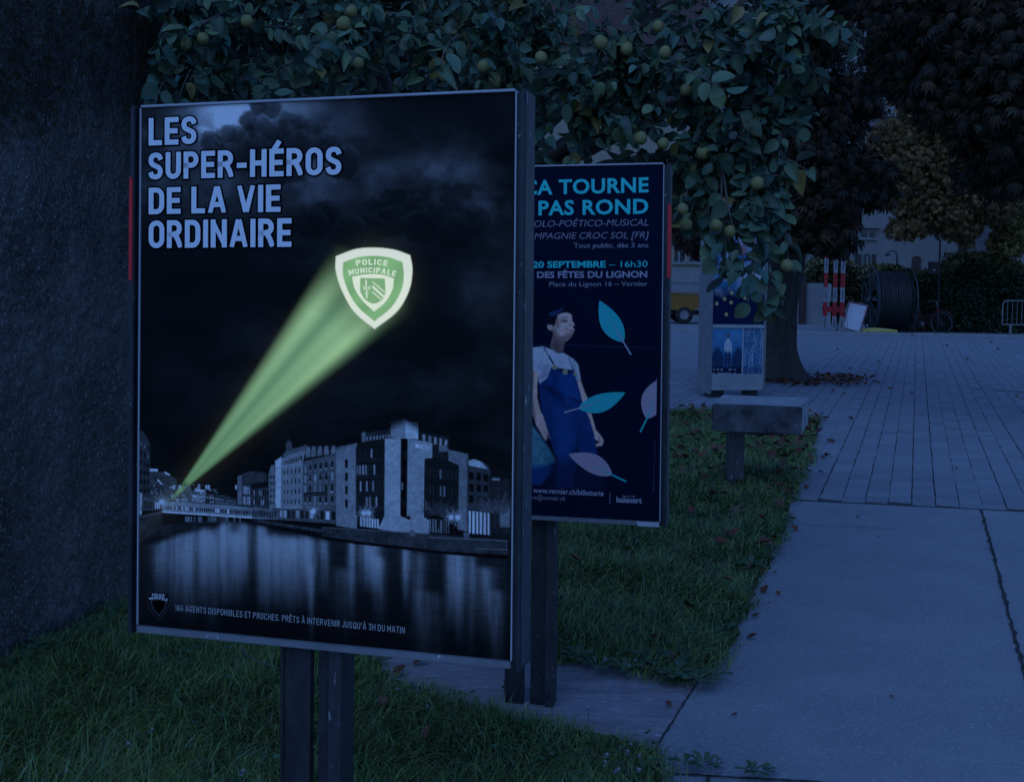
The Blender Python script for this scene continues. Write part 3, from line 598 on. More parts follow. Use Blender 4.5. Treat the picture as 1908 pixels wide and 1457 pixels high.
P.poly(zr((1302, 470), (1350, 455), (1420, 480), (1475, 545), (1302, 510)), B(118), tex=.25)
P.wins(zr((1300, 560), (1490, 590), (1490, 880), (1300, 870)), 3, 3, (.1, .75), (.05, .72), B(14), .2, rr)
P.poly(zr((1480, 600), (1672, 640), (1672, 1120), (1480, 1110)), B(34), tex=.4); P.poly(zr((1515, 622), (1580, 625), (1580, 645), (1515, 642)), B(95), 1.5)
P.wins(zr((335, 960), (510, 985), (510, 1075), (335, 1055)), 7, 1, (.12, .8), (.05, .95), B(135), .2, rr)
P.wins(zr((955, 985), (1140, 1000), (1140, 1115), (955, 1105)), 8, 1, (.15, .6), (.0, 1), B(80), .5, rr); P.wins(zr((1300, 915), (1500, 930), (1500, 1130), (1300, 1110)), 6, 1, (.15, .7), (0, 1), B(140), .2, rr)
P.poly(zr((1580, 880), (1670, 880), (1670, 1060), (1580, 1060)), B(85), tex=.5, alpha=.8)
gr = fbm(X/2.6, Y/2.6, 3, 88); wmask = np.zeros(X.shape, bool); wz = P.mask(water, 2.); wmask[wz[0]] = wz[1] > .5; band = ((Y > 780) & (Y < 1040) & ~wmask); P.c *= np.where(band, .72+.56*gr, 1)[..., None]; P.c = np.where(band[..., None], np.clip(P.c, 1e-5, 1)**1.18*1.85, P.c)
def tree_print(cx, by, h, wd_, n, b):
    P.line((cx, by), (cx, by-h*.4), 2., B(b*.6))
    for i in range(n):
        a = rr.uniform(-1.25, 1.25); r0 = rr.uniform(.1, .5)*h; L = rr.uniform(.35, .8)*h
        x0_, y0_ = cx+math.sin(a)*r0*.8, by-h*.32-r0*.7*rr.random(); a += rr.uniform(-.7, .7); L *= rr.uniform(.25, .8); P.line((x0_, y0_), (x0_+math.sin(a)*L*wd_, y0_-math.cos(a)*L*.62), .7, B(rr.uniform(.5, 1.2)*b), 1., .8)
tree_print(817, 985, 75, .55, 150, 64); tree_print(922, 985, 85, .6, 230, 74)
P.poly(zr((540, 20), (1000, 20), (1000, 215), (870, 205), (735, 135), (600, 195), (540, 215)), B(14), 13, .9)
# --- quay walls
P.poly(zr((0, 1060), (400, 1075), (950, 1120), (1650, 1175), (1650, 1320), (1100, 1280), (500, 1215), (0, 1150)), B(46), tex=.75, seed=5)
P.poly(zr((0, 1140), (400, 1195), (1100, 1275), (1650, 1305), (1650, 1340), (1100, 1300), (300, 1210), (0, 1165)), B(7))
P.line(zr((0, 1062))[0], zr((950, 1118))[0], 1.3, B(80)); P.line(zr((950, 1150))[0], zr((1650, 1180))[0], 1.4, B(95)); P.line(zr((1360, 1250))[0], zr((1650, 1258))[0], 1.3, B(95))
P.poly(zl((1120, 1000), (1846, 1110), (1846, 1150), (1120, 1030)), B(30), tex=.8, seed=6); P.wins(zl((1170, 1010), (1846, 1105), (1846, 1140), (1170, 1035)), 34, 1, (.2, .6), (.2, .9), B(75), .5, rr)
P.poly(zl((85, 985), (305, 935), (305, 1080), (95, 1215)), B(38), tex=.9, seed=8); P.line(zl((90, 985))[0], zl((305, 940))[0], 1.6, B(85))
for (x_, y_) in ((1285, 1130), (805, 1112)): P.poly(zr((x_-25, y_-25), (x_+25, y_-20), (x_+25, y_+30), (x_-25, y_+25)), B(85), tex=.5)
# --- street lamps with starbursts
for (lx, ly, r, n) in ((678, 956, 15, 14), (687, 956, 15, 14), (840.5, 963.5, 16, 14), (852.5, 964, 18, 14), (301, 935, 14, 12), (584, 952, 13, 12)):
    for k in range(n):
        a = 2*math.pi*k/n+.12; L = r*(.6+.8*((k*7) % 5)/5); P.line((lx, ly), (lx+math.cos(a)*L, ly+math.sin(a)*L), .8, B(150), 1.2, .75)
    P.blob(lx, ly, 3.4, B(190)); P.blob(lx, ly, 9, B(60))
for lx in (683, 846): P.line((lx, 958), (lx+.5, 1000), 1., B(20))
P.blob(318, 935, 26, np.array([.12, .11, .07]), 16)
# --- the printed beam and badge, with emission added so the print glows
ax, ay = 344, 904
def side(xa, ya, xb, yb): return ((X-xa)*(yb-ya)-(Y-ya)*(xb-xa))/math.hypot(xb-xa, yb-ya)
dU = -side(338.5, 903, 621, 492); dL = side(348.5, 907, 715, 603)   # >0 inside
dist = np.hypot(X-ax, Y-ay); soft = 3+dist*.052
edge = np.clip(.5+dU/soft/1.6, 0, 1)*np.clip(.5+dL/soft/1.6, 0, 1)
edge = edge*edge*(3-2*edge)
ang = np.arctan2(-(Y-ay), X-ax); sp = np.clip(.50+.26*np.sin(ang*27+.4)+.13*np.sin(ang*61+2), 0, 1)
prog = np.clip(dist/430, 0, 1)
start = np.clip((dist+4)/14, 0, 1)
inside_far = np.clip((455-dist)/30, 0, 1)
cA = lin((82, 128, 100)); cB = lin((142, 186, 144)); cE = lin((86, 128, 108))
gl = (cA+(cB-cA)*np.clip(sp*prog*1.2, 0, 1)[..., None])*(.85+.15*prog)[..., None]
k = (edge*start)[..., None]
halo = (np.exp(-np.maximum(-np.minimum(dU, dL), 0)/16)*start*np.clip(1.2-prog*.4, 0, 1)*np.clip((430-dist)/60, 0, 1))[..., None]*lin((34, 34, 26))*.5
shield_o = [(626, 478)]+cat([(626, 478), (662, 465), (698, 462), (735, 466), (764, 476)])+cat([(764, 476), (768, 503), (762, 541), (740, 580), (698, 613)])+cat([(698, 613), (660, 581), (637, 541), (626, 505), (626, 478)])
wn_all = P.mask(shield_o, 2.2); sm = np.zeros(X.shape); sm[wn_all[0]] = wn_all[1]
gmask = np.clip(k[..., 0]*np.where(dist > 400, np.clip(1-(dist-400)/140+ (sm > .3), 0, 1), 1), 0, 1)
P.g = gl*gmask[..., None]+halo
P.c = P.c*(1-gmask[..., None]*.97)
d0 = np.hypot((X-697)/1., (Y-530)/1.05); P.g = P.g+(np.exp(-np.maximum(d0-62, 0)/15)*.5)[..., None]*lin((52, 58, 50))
def glow_poly(pts, col, soft=2.):
    P.poly(pts, (.002, .002, .002), soft, 1, glow=col)
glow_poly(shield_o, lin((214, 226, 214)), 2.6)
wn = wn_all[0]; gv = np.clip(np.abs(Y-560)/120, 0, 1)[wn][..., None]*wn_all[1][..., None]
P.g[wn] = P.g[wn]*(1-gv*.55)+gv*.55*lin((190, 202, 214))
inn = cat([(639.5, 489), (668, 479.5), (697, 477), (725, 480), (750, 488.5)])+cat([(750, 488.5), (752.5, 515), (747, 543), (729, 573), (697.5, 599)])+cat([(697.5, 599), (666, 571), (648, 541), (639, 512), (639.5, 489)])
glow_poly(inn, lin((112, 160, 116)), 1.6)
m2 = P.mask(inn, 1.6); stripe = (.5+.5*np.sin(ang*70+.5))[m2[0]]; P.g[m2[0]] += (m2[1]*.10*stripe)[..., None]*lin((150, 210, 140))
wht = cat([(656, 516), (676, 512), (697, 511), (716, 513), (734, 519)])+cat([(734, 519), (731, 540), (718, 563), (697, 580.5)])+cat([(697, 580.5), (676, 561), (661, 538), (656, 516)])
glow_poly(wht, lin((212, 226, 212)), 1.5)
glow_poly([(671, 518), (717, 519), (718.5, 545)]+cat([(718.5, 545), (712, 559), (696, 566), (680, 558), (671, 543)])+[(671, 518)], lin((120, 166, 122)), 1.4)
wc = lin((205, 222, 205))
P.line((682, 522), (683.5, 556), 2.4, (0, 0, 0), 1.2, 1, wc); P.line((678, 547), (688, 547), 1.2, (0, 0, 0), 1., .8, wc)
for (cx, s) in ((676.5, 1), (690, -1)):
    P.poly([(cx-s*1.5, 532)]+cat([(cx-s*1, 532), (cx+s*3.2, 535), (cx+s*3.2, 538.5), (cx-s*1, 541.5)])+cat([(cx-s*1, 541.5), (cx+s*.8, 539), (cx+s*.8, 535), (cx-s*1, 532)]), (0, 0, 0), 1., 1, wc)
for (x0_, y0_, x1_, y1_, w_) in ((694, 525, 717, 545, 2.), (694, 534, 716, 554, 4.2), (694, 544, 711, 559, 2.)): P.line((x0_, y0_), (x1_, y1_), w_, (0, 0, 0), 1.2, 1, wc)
# small badge outline low on the sheet
sb_o = cat([(275.3, 1105), (285, 1102.6), (295, 1102), (305, 1103), (315, 1106)])+cat([(315, 1106), (316, 1120), (309, 1138), (295.6, 1154)])+cat([(295.6, 1154), (281, 1137), (275, 1119), (275.3, 1105)])
sb_i = cat([(281.5, 1119.5), (288, 1117.2), (295.5, 1116.6), (303, 1117.8), (310.3, 1120.5)])+cat([(310.3, 1120.5), (306, 1134), (295.6, 1146.5)])+cat([(295.6, 1146.5), (285, 1133), (281.5, 1119.5)])
P.poly(sb_o, B(10), 1., .8); P.poly(sb_i, B(3), 1.)
for pl, b in ((sb_o, 52), (sb_i, 78)):
    for i in range(len(pl)-1): P.line(pl[i], pl[i+1], .9, B(b), 1., .9)
P.c = np.clip(P.c, .001, .8)
poster1 = P.sheet('poster', MAT['print'], E1); poster1.location = (0, 0, hc1)
# --- lettering
def title(txt, x0, y0, x1, y1, xt, yt):
    V, Fc, wd_ = stroke_text(txt, .185, .2)
    place_text(P, 'title_line', V, Fc, x0, x1, y0, y1, (xt, yt), wd_, MAT['white_print'], poster1, -.0016)
    V, Fc, _ = stroke_text(txt, .185, .2, outl=.055); place_text(P, 'title_outline', V, Fc, x0, x1, y0, y1, (xt, yt), wd_, MAT['black_print'], poster1, -.0009)
title('LES', 277.7, 272, 367, 268.6, 277.7, 221); title('SUPER-HÉROS', 277, 335.3, 637, 326, 277, 285.5)
title('DE LA VIE', 277.7, 399.8, 523.3, 395, 277.7, 350.6); title('ORDINAIRE', 277.7, 462.8, 543.6, 460.2, 277.7, 411.5)
MAT['thin_print'] = M_('thin_print', tuple(alb(128)), rough=.6); MAT['bright_print'] = M_('bright_print', tuple(np.minimum(alb(205), .85)), rough=.6)
V, Fc, wd_ = stroke_text('166 AGENTS DISPONIBLES ET PROCHES. PRÊTS À INTERVENIR JUSQU\'À 3H DU MATIN', .115, .40)
place_text(P, 'slogan_lettering', V, Fc, 327, 754.6, 1136.8, 1179.6, (327, 1125.4), wd_, MAT['thin_print'], poster1, -.0012)
def arc_text(p, txt, c, hpx, t, mat, parent, name, y=-.0012, gap=.3):
    V, Fc, wd_ = stroke_text(txt, t, gap); c = [np.array(q, float) for q in c]; out = []
    for q in V:
        s = q[0]/wd_; pt = c[0]*(1-s)**2+2*c[1]*s*(1-s)+c[2]*s*s; tg = 2*(1-s)*(c[1]-c[0])+2*s*(c[2]-c[1]); tg /= np.hypot(*tg)
        pt = pt+np.array([tg[1], -tg[0]])*q[1]*hpx; lx_, lz_ = p.loc(*pt); out.append((lx_, y-q[2]*.00012, lz_))
    mb = MB(); mb.add(out, Fc); return mb.build(name, mat, parent)
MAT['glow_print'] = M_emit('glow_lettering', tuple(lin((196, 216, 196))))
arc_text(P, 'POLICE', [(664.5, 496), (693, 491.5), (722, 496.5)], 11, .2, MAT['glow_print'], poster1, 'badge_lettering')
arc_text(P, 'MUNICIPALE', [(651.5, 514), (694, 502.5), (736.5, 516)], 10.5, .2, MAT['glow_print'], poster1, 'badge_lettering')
arc_text(P, 'POLICE', [(284.5, 1110.3), (295.5, 1108.6), (306.5, 1111.8)], 4.6, .14, MAT['bright_print'], poster1, 'badge_lettering')
arc_text(P, 'MUNICIPALE', [(279.5, 1117.3), (295.5, 1112.3), (311.5, 1119.8)], 4.6, .14, MAT['bright_print'], poster1, 'badge_lettering')
V, Fc, wd_ = stroke_text('BCGE', .17, .2); x0_, y0_ = zr((872, 362))[0]; x1_, y1_ = zr((952, 380))[0]
place_text(P, 'roof_lettering', V, Fc, x0_, x1_, y0_, y1_, (x0_, y0_-8), wd_, MAT['bright_print'], poster1, -.001)
mb = MB(); q = [P.loc(*a) for a in zr((832, 318), (866, 325), (866, 360), (832, 352))]; mb.add([(a[0], -.001, a[1]) for a in q], [(3, 2, 1, 0)]); mb.build('roof_emblem', MAT['bright_print'], poster1)
# ------------------------------------------------------------------ rear panel
p2 = (.0882, 3.9815, 1.3191); r2 = (-.046, -.0101, -.2245); W2, H2 = .905, 1.26
E2, R2, hc2 = panel_root('advertising_panel', p2, r2, 'rear advertising panel with a navy theatre poster of a man in dungarees, half hidden', 'advertising panel')
frame_parts(E2, hc2, W2, H2, .075, .004, .022, 1, .113, .318, [(-.105, -.035, 0), (-.012, .075, 1)])
for o in E2.children:
    if o.name.startswith('post'): o.location = (0, .012, 0)
mb = MB(); mb.prism([(.372, .0128), (.4515, .0128), (.4525, -.0035), (.380, -.0035)], -.0125, -.0105); mb.build('paper_scrap', MAT['trim'], E2).location = (0, -.0, hc2-H2/2-.014)
PC2 = corners(p2, R2, W2, H2)
Q = Painter(PC2, W2, H2, 340, 470, (.003, .008, .024))
Q.c *= (1+.25*(fbm(Q.X/60, Q.Y/60, 4, 2)-.5))[..., None]
def z7(*p): return [(960+x*.3156, 540+y*.3157) for x, y in p]
navy = (.010, .044, .15); skin = (.78, .48, .38); skd = (.26, .14, .12); shirt = (.58, .54, .56)
Q.poly(z7((60, 770), (90, 790), (140, 850), (200, 940), (238, 1010), (190, 1040), (60, 1075)), (.10, .26, .30), 6, .9, tex=.5)
Q.poly(z7((60, 1040), (190, 1030), (235, 1012), (210, 1080), (150, 1150), (60, 1150)), (.015, .06, .2), 8, .8)
Q.poly(z7((225, 255), (300, 285), (283, 362), (240, 372), (205, 335)), skd, 2)
Q.poly(z7((20, 420), (60, 350), (95, 342), (165, 335), (215, 352), (250, 375), (285, 372), (345, 410), (372, 440), (387, 530), (358, 535), (345, 475), (215, 455), (192, 520), (142, 556), (135, 490), (90, 465), (20, 470)), shirt, 2, tex=.25)
Q.line(z7((160, 380))[0], z7((140, 470))[0], 3, (.22, .2, .26), 4, .7); Q.line(z7((150, 520))[0], z7((195, 500))[0], 3, (.2, .19, .26), 4, .8); Q.line(z7((340, 420))[0], z7((365, 520))[0], 2.5, (.25, .22, .28), 4, .7)
Q.poly(z7((92, 465), (138, 490), (130, 560), (130, 640), (150, 720), (200, 800), (222, 830), (220, 865), (213, 892), (200, 870), (192, 850), (185, 888), (172, 880), (150, 840), (125, 800), (102, 720), (90, 640)), skin, 2, tex=.3)
Q.poly(z7((92, 465), (112, 478), (105, 640), (125, 780), (102, 720), (88, 640)), skd, 4, .8)
Q.poly(z7((365, 535), (386, 533), (405, 590), (428, 640), (452, 740), (475, 825), (505, 860), (522, 888), (515, 918), (482, 925), (470, 915), (500, 900), (470, 880), (446, 830), (425, 740), (390, 640)), skin, 2, tex=.3)
Q.line(z7((490, 860))[0], z7((500, 900))[0], 1.2, skd, 1.5); Q.line(z7((175, 835))[0], z7((190, 880))[0], 1.2, skd, 1.5)
over = [(213, 455), (240, 460), (280, 490), (315, 490), (347, 475), (362, 540), (388, 620), (402, 690), (440, 760), (466, 850), (482, 960), (486, 1000), (440, 1040), (405, 1010), (366, 930), (345, 1170), (238, 1170), (250, 1010), (205, 880), (152, 700), (140, 560), (188, 520)]
Q.poly(z7(*over), navy, 2, tex=.35)
Q.poly(z7((255, 500), (345, 500), (372, 590), (385, 680), (300, 660), (265, 570)), (.018, .075, .24), 8, .7); Q.poly(z7((150, 565), (230, 575), (290, 640), (295, 665), (200, 610)), (.006, .018, .06), 7, .8)
Q.poly(z7((300, 625), (392, 655), (395, 680), (330, 655)), (.006, .018, .06), 4, .7); Q.poly(z7((366, 850), (375, 850), (368, 1010), (355, 1000)), (.006, .02, .06), 5, .8)
Q.poly(z7((230, 700), (330, 700), (345, 860), (300, 1050), (255, 1000)), (.016, .07, .22), 10, .6)
Q.poly(z7((200, 1000), (520, 1000), (520, 1190), (200, 1190)), (.008, .018, .05), 26, .75)
Q.line(z7((168, 342))[0], z7((228, 440))[0], 3.4, (.01, .03, .1), 1.5); Q.line(z7((316, 402))[0], z7((348, 490))[0], 2.6, (.01, .03, .1), 1.5)
for x_, y_, r in ((232, 456, 15), (295, 485, 15), (353, 497, 11)):
    a = np.linspace(0, 6.28, 13); Q.poly(z7(*[(x_+r*math.cos(t), y_+r*math.sin(t)) for t in a]), (.42, .40, .20), 1.5); Q.poly(z7(*[(x_+r*.5*math.cos(t), y_+r*.5*math.sin(t)) for t in a]), (.25, .22, .12), 1.5)
Q.poly(z7(*cat([(240, 160), (270, 138), (310, 136), (332, 150), (336, 180), (350, 208), (338, 216), (350, 236), (342, 252), (330, 276), (300, 302), (262, 290), (232, 262), (218, 240), (200, 238), (190, 220), (196, 204), (214, 206), (222, 180), (240, 160)], 4)), skin, 1.6, tex=.2)
Q.poly(z7(*cat([(222, 200), (236, 230), (262, 270), (300, 302), (262, 292), (232, 264), (216, 240)], 4)), skd, 4, .8)
Q.poly(z7(*cat([(180, 165), (200, 130), (250, 108), (296, 94), (325, 112), (338, 145), (305, 134), (262, 146), (244, 182), (232, 214), (212, 206), (198, 206), (186, 190), (180, 165)], 4)), (.008, .009, .016), 1.8)
Q.poly(z7((200, 140), (255, 118), (290, 104), (270, 126), (215, 160)), (.03, .09, .22), 4, .6)
Q.poly(z7((250, 150), (300, 140), (330, 150), (332, 168), (290, 160), (255, 172)), (.74, .52, .45), 5, .7); Q.poly(z7((300, 195), (325, 190), (346, 208), (330, 214), (310, 212)), (.76, .52, .45), 4, .8); Q.poly(z7((240, 175), (262, 170), (258, 230), (240, 225)), skd, 6, .8)
Q.poly(z7((312, 268), (340, 256), (332, 278), (300, 302), (268, 290), (262, 275)), (.16, .10, .10), 5, .75); Q.poly(z7((266, 176), (304, 172), (312, 190), (300, 194), (270, 192)), (.20, .12, .11), 3, .75)
Q.poly(z7((192, 212), (206, 208), (214, 230), (206, 238)), (.5, .3, .26), 3, .8)
Q.poly(z7((235, 300), (265, 330), (262, 365), (240, 368), (222, 330)), (.12, .08, .08), 6, .8); Q.poly(z7((110, 360), (165, 345), (200, 380), (170, 430), (120, 440)), (.62, .60, .62), 9, .6); Q.poly(z7((160, 440), (205, 440), (190, 510), (150, 520)), (.28, .26, .32), 8, .7); Q.poly(z7((290, 385), (330, 410), (335, 460), (300, 470)), (.6, .58, .6), 8, .5)
Q.line(z7((272, 168))[0], z7((310, 160))[0], 1.4, (.06, .04, .04), 1.2); Q.line(z7((278, 186))[0], z7((306, 186))[0], 1.5, (.05, .035, .04), 1.2); Q.poly(z7((315, 200), (338, 205), (322, 214)), skd, 1.5, .8)
Q.poly(z7((318, 236), (352, 240), (345, 250), (318, 246)), (.40, .15, .15), 1.5); Q.poly(z7((300, 250), (340, 256), (325, 278), (290, 295)), skd, 5, .5); Q.poly(z7((296, 218), (316, 226), (310, 240), (292, 236)), skd, 4, .5)
Q.line(z7((222, 228))[0], z7((272, 224))[0], 1.2, (.5, .45, .45), 1.1); Q.poly(z7((264, 218), (280, 216), (280, 230), (264, 230)), (.6, .55, .55), 1.4)
def leaf_poly(base, tip, wd_, skew=0., n=12):
    b, t = np.array(base, float), np.array(tip, float); e = t-b; L = np.hypot(*e); e /= L; nn = np.array([-e[1], e[0]]); up_, dn = [], []
    for i in range(n+1):
        s = i/n; h = wd_*math.sin(math.pi*s**.85)**.9*.5 if 0 < s < 1 else 0; q = b+e*L*s+nn*skew*math.sin(math.pi*s); up_.append(q+nn*h); dn.append(q-nn*h)
    return up_+dn[::-1][1:-1]
cyan, pink = (.02, .46, .44), (.42, .30, .34)
Q.line(z7((30, 1190))[0], z7((98, 1187))[0], .9, (.25, .25, .3))
Q.line(z7((560, 1190))[0], z7((558, 1262))[0], .8, (.2, .2, .25)); Q.line(z7((824, 880))[0], z7((817, 1198))[0], .7, (.08, .09, .12)); Q.line(z7((100, 322))[0], z7((850, 345))[0], .7, (.03, .05, .11), 1.2)
Q.c = np.clip(Q.c, .002, .8)
poster2 = Q.sheet('poster', MAT['print'], E2); poster2.location = (0, 0, hc2)
MAT['cyan_print'] = M_('cyan_print', (.03, .62, .56), rough=.6); MAT['leaf_cyan'] = M_('leaf_cyan_print', cyan, rough=.6); MAT['leaf_pink'] = M_('leaf_pink_print', pink, rough=.6)
MAT['grey_print'] = M_('grey_print', (.29, .25, .30), rough=.6); MAT['mauve_print'] = M_('mauve_print', (.36, .31, .38), rough=.6)
for bs, tp, se, wd_, m, m2_, sk in (((1162, 638), (1117, 560), (1176, 661), 38, 'leaf_cyan', 'mauve_print', -3), ((1077, 761), (1165.3, 731.5), (1051.5, 768.6), 34, 'leaf_cyan', 'mauve_print', 4), ((1204.8, 781), (1240, 700), (1193, 805), 44, 'leaf_pink', 'leaf_cyan', -3), ((1141.5, 885), (1058.8, 846), (1166.7, 897), 35, 'leaf_pink', 'leaf_cyan', 4)):
    pl = leaf_poly(bs, tp, wd_, sk); pl = [(min(a, 1229.5-(b_-300)*.0135+ (0)), b_) for a, b_ in pl]
    mb = MB(); mb.add([(Q.loc(*a)[0], -.0012, Q.loc(*a)[1]) for a in pl], [tuple(range(len(pl)))[::-1]]); mb.build('printed_leaf', MAT[m], poster2)
    b_, e_ = np.array(bs, float), np.array(se, float); t_ = np.array(tp, float)
    d_ = (e_-b_)/np.hypot(*(e_-b_)); n_ = np.array([-d_[1], d_[0]]); mdl = b_+(t_-b_)*.55; pl = [b_+n_*1.5, e_+n_*1.6, e_-n_*1.6, b_-n_*1.5, mdl]
    mb = MB(); mb.add([(Q.loc(*a)[0], -.0017, Q.loc(*a)[1]) for a in pl], [tuple(range(5))]); mb.build('printed_stem', MAT[m2_], poster2)
def font_line(p, txt, part, xl, yl, xr, yr, cap, bold, mat, parent, shear=0., caph=.73, space=1., name='poster_lettering'):
    V, Fc, wt = font_text(txt, bold, shear, space); wp = font_text(part, bold, shear, space)[2] if part != txt else wt
    k = wt/wp; xs = xr-(xr-xl)*k; ys = yr-(yr-yl)*k
    V = V*np.array([1, 1/caph]); place_text(p, name, V, Fc, xs, xr, ys, yr, (xs, ys-cap), wt, mat, parent, -.0012)
gm, mm, cm_ = MAT['grey_print'], MAT['mauve_print'], MAT['cyan_print']
font_line(Q, 'ÇA TOURNE', 'A TOURNE', 1001.3, 362.6, 1208.5, 357.8, 27.2, .026, cm_, poster2, space=1.06)
font_line(Q, 'PAS ROND', 'PAS ROND', 1003.4, 401, 1208, 397.6, 27.2, .026, cm_, poster2, space=1.06)
font_line(Q, 'SOLO-POÉTICO-MUSICAL', 'OLO-POÉTICO-MUSICAL', 995.6, 423.4, 1208.5, 420.7, 12.8, -.004, gm, poster2, .22)
font_line(Q, 'COMPAGNIE CROC SOL [FR]', 'MPAGNIE CROC SOL [FR]', 996.5, 446, 1209.3, 444.2, 12.6, -.004, gm, poster2, .22)
font_line(Q, 'Tout public, dès 3 ans', 'Tout public, dès 3 ans', 1069, 462.2, 1208.3, 461.2, 9.4, .004, gm, poster2)
font_line(Q, '20 SEPTEMBRE', '20 SEPTEMBRE', 992.5, 499, 1128.6, 498.2, 12, .028, cm_, poster2)
font_line(Q, '– 16h30', '– 16h30', 1135, 498.2, 1206.6, 497.6, 12.2, .0, cm_, poster2)
font_line(Q, 'SALLE DES FÊTES DU LIGNON', 'DES FÊTES DU LIGNON', 1002, 518, 1206, 517, 12, .028, mm, poster2)
font_line(Q, 'Place du Lignon 16 – Vernier', 'Place du Lignon 16 – Vernier', 1023.4, 534, 1206.6, 533, 9.4, .002, gm, poster2)
font_line(Q, 'www.vernier.ch/billetterie', 'www.vernier.ch/billetterie', 993, 917.5, 1124.7, 924, 10, .022, mm, poster2)
font_line(Q, 'culture@vernier.ch', 'ure@vernier.ch', 987, 930, 1053, 932.8, 9, .0, gm, poster2)
font_line(Q, 'balexert', 'balexert', 1148.7, 935.3, 1196, 937, 10.5, .035, mm, poster2)
font_line(Q, 'Stand info', 'Stand info', 1159.5, 926, 1184.7, 927, 4.5, 0, gm, poster2)
# cable-tie plate on the bottom edge handled by paper_scrap

# ================================================================== ROCK WALL on the left
def build_wall():
    a = np.array([-2.62, 2.2]); b = np.array([-1.62, 5.55]); e = b-a; L = np.hypot(*e); e /= L; nn = np.array([e[1], -e[0]])   # nn towards the lawn
    th = .55; nx, nz = 300, 240; top = 3.05
    def prof(s):                                                    # s 0..1: up the face, over the rounded top, down the back
        if s < .62: return 0., s/.62*(top-.32)
        if s < .86:
            t = (s-.62)/.24*math.pi; return th/2*(1-math.cos(t)), (top-.32)+.32*math.sin(t)
        return th, (1-s)/.14*(top-.32)
    u = np.linspace(0, 1, nx); V = np.zeros((nz+1, nx, 3))
    for j in range(nz+1):
        d, z = prof(j/nz)
        for i in range(nx):
            ss = u[i]*L; fade = 1-np.clip((ss-(L-.55))/.55, 0, 1)**2*.0
            endr = np.clip((ss-(L-.35))/.35, 0, 1); inset = (1-math.sqrt(max(0, 1-endr**2)))*.28
            dd = d+(th/2-d)*inset/.28*.9; zz = z-(inset*.9 if z > 1.6 else 0)*np.clip((z-1.6)/.8, 0, 1)
            p = a+e*ss-nn*dd; V[j, i] = (p[0], p[1], zz-.05)
    Xs = u[None]*L+0*V[..., 2]; Zs = V[..., 2]
    disp = .045*(fbm(Xs*3+5, Zs*3+5, 5, 40)-.5)+.034*(fbm(Xs*38+5, Zs*38+5, 4, 41)-.5)+.10*(fbm(Xs*.8+5, Zs*.8+2, 2, 42)-.5)-.03*np.clip(1.2-Zs, 0, 1)*-1
    V[..., 0] += nn[0]*disp; V[..., 1] += nn[1]*disp
    idx = np.arange((nz+1)*nx).reshape(nz+1, nx); Fq = np.stack([idx[:-1, :-1], idx[:-1, 1:], idx[1:, 1:], idx[1:, :-1]], -1).reshape(-1, 4)
    me = bpy.data.meshes.new('wall_face'); me.from_pydata(V.reshape(-1, 3).tolist(), [], Fq.tolist()); me.polygons.foreach_set('use_smooth', [True]*len(Fq)); me.update()
    root = empty('rough_wall', (a[0], a[1], 0), 0, 'tall rough grey cement wall with mossy rounded top at the left', 'wall'); me.transform(Matrix.Translation((-a[0], -a[1], 0)))
    m = M_('wall_cement', (.082, .074, .068), (.27, .25, .235), 1.7, .95, 1., bscale=42, c3=(.40, .39, .38), s3=80, t3=(.58, .66), detail=14, contrast=(.32, .68), stretch=(1.6, 1.6, .9), bdist=.05)
    link('wall_face', me, m, root)
    # shaggy moss over the rounded top: drooping blades
    n = 60000; r = np.random.default_rng(9); s = r.uniform(.46, .86, n); i = r.random(n)*.97
    pr = np.array([prof(q) for q in s]); keep = r.random(n) < np.clip((pr[:, 1]-2.1+.7*(fbm(i*L*2.2+3, pr[:, 1]*1.3+3, 4, 5)-.5))/.32, 0, 1); keep &= ~((i > .90) & (pr[:, 1] > top-.16) & (r.random(n) < .85)); pr = pr[keep]; i = i[keep]; n = len(pr)
    ss = i*L; endr = np.clip((ss-(L-.35))/.35, 0, 1); inset = (1-np.sqrt(np.maximum(0, 1-endr**2)))*.28
    dd = pr[:, 0]+(th/2-pr[:, 0])*inset/.28*.9; zz = pr[:, 1]-.05-np.where(pr[:, 1] > 1.6, inset*.9, 0)*np.clip((pr[:, 1]-1.6)/.8, 0, 1)
    P0 = np.stack([a[0]+e[0]*ss-nn[0]*dd, a[1]+e[1]*ss-nn[1]*dd, zz], 1)
    out = np.stack([np.where(pr[:, 1] > top-.34, (1-2*pr[:, 0]/th), 1)*nn[0], np.where(pr[:, 1] > top-.34, (1-2*pr[:, 0]/th), 1)*nn[1], np.clip((pr[:, 1]-(top-.32))/.3, 0, 1)], 1)
    hl = r.uniform(.015, .05, n); sd = np.stack([e[0]*np.ones(n), e[1]*np.ones(n), np.zeros(n)], 1)+r.normal(0, .4, (n, 3)); sd /= np.linalg.norm(sd, axis=1)[:, None]
    dr = out*.6+np.array([0, 0, -.9])*(.4+.6*r.random((n, 1)))+r.normal(0, .35, (n, 3)); dr /= np.linalg.norm(dr, axis=1)[:, None]
    B0 = P0+out*.02; wv = r.uniform(.0012, .0032, n)[:, None]
    Vm = np.stack([B0-sd*wv, B0+sd*wv, B0+dr*hl[:, None]], 1)
    c = np.array([.075, .036, .012])*(.5+.9*r.random((n, 1)))+np.array([.01, .014, 0])*r.random((n, 1))
    Vm = Vm-np.array([a[0], a[1], 0]); fast('moss', Vm, [(0, 1, 2)], M_tint('moss_tint', rough=.9, spec=.1), root, col=c)
build_wall()

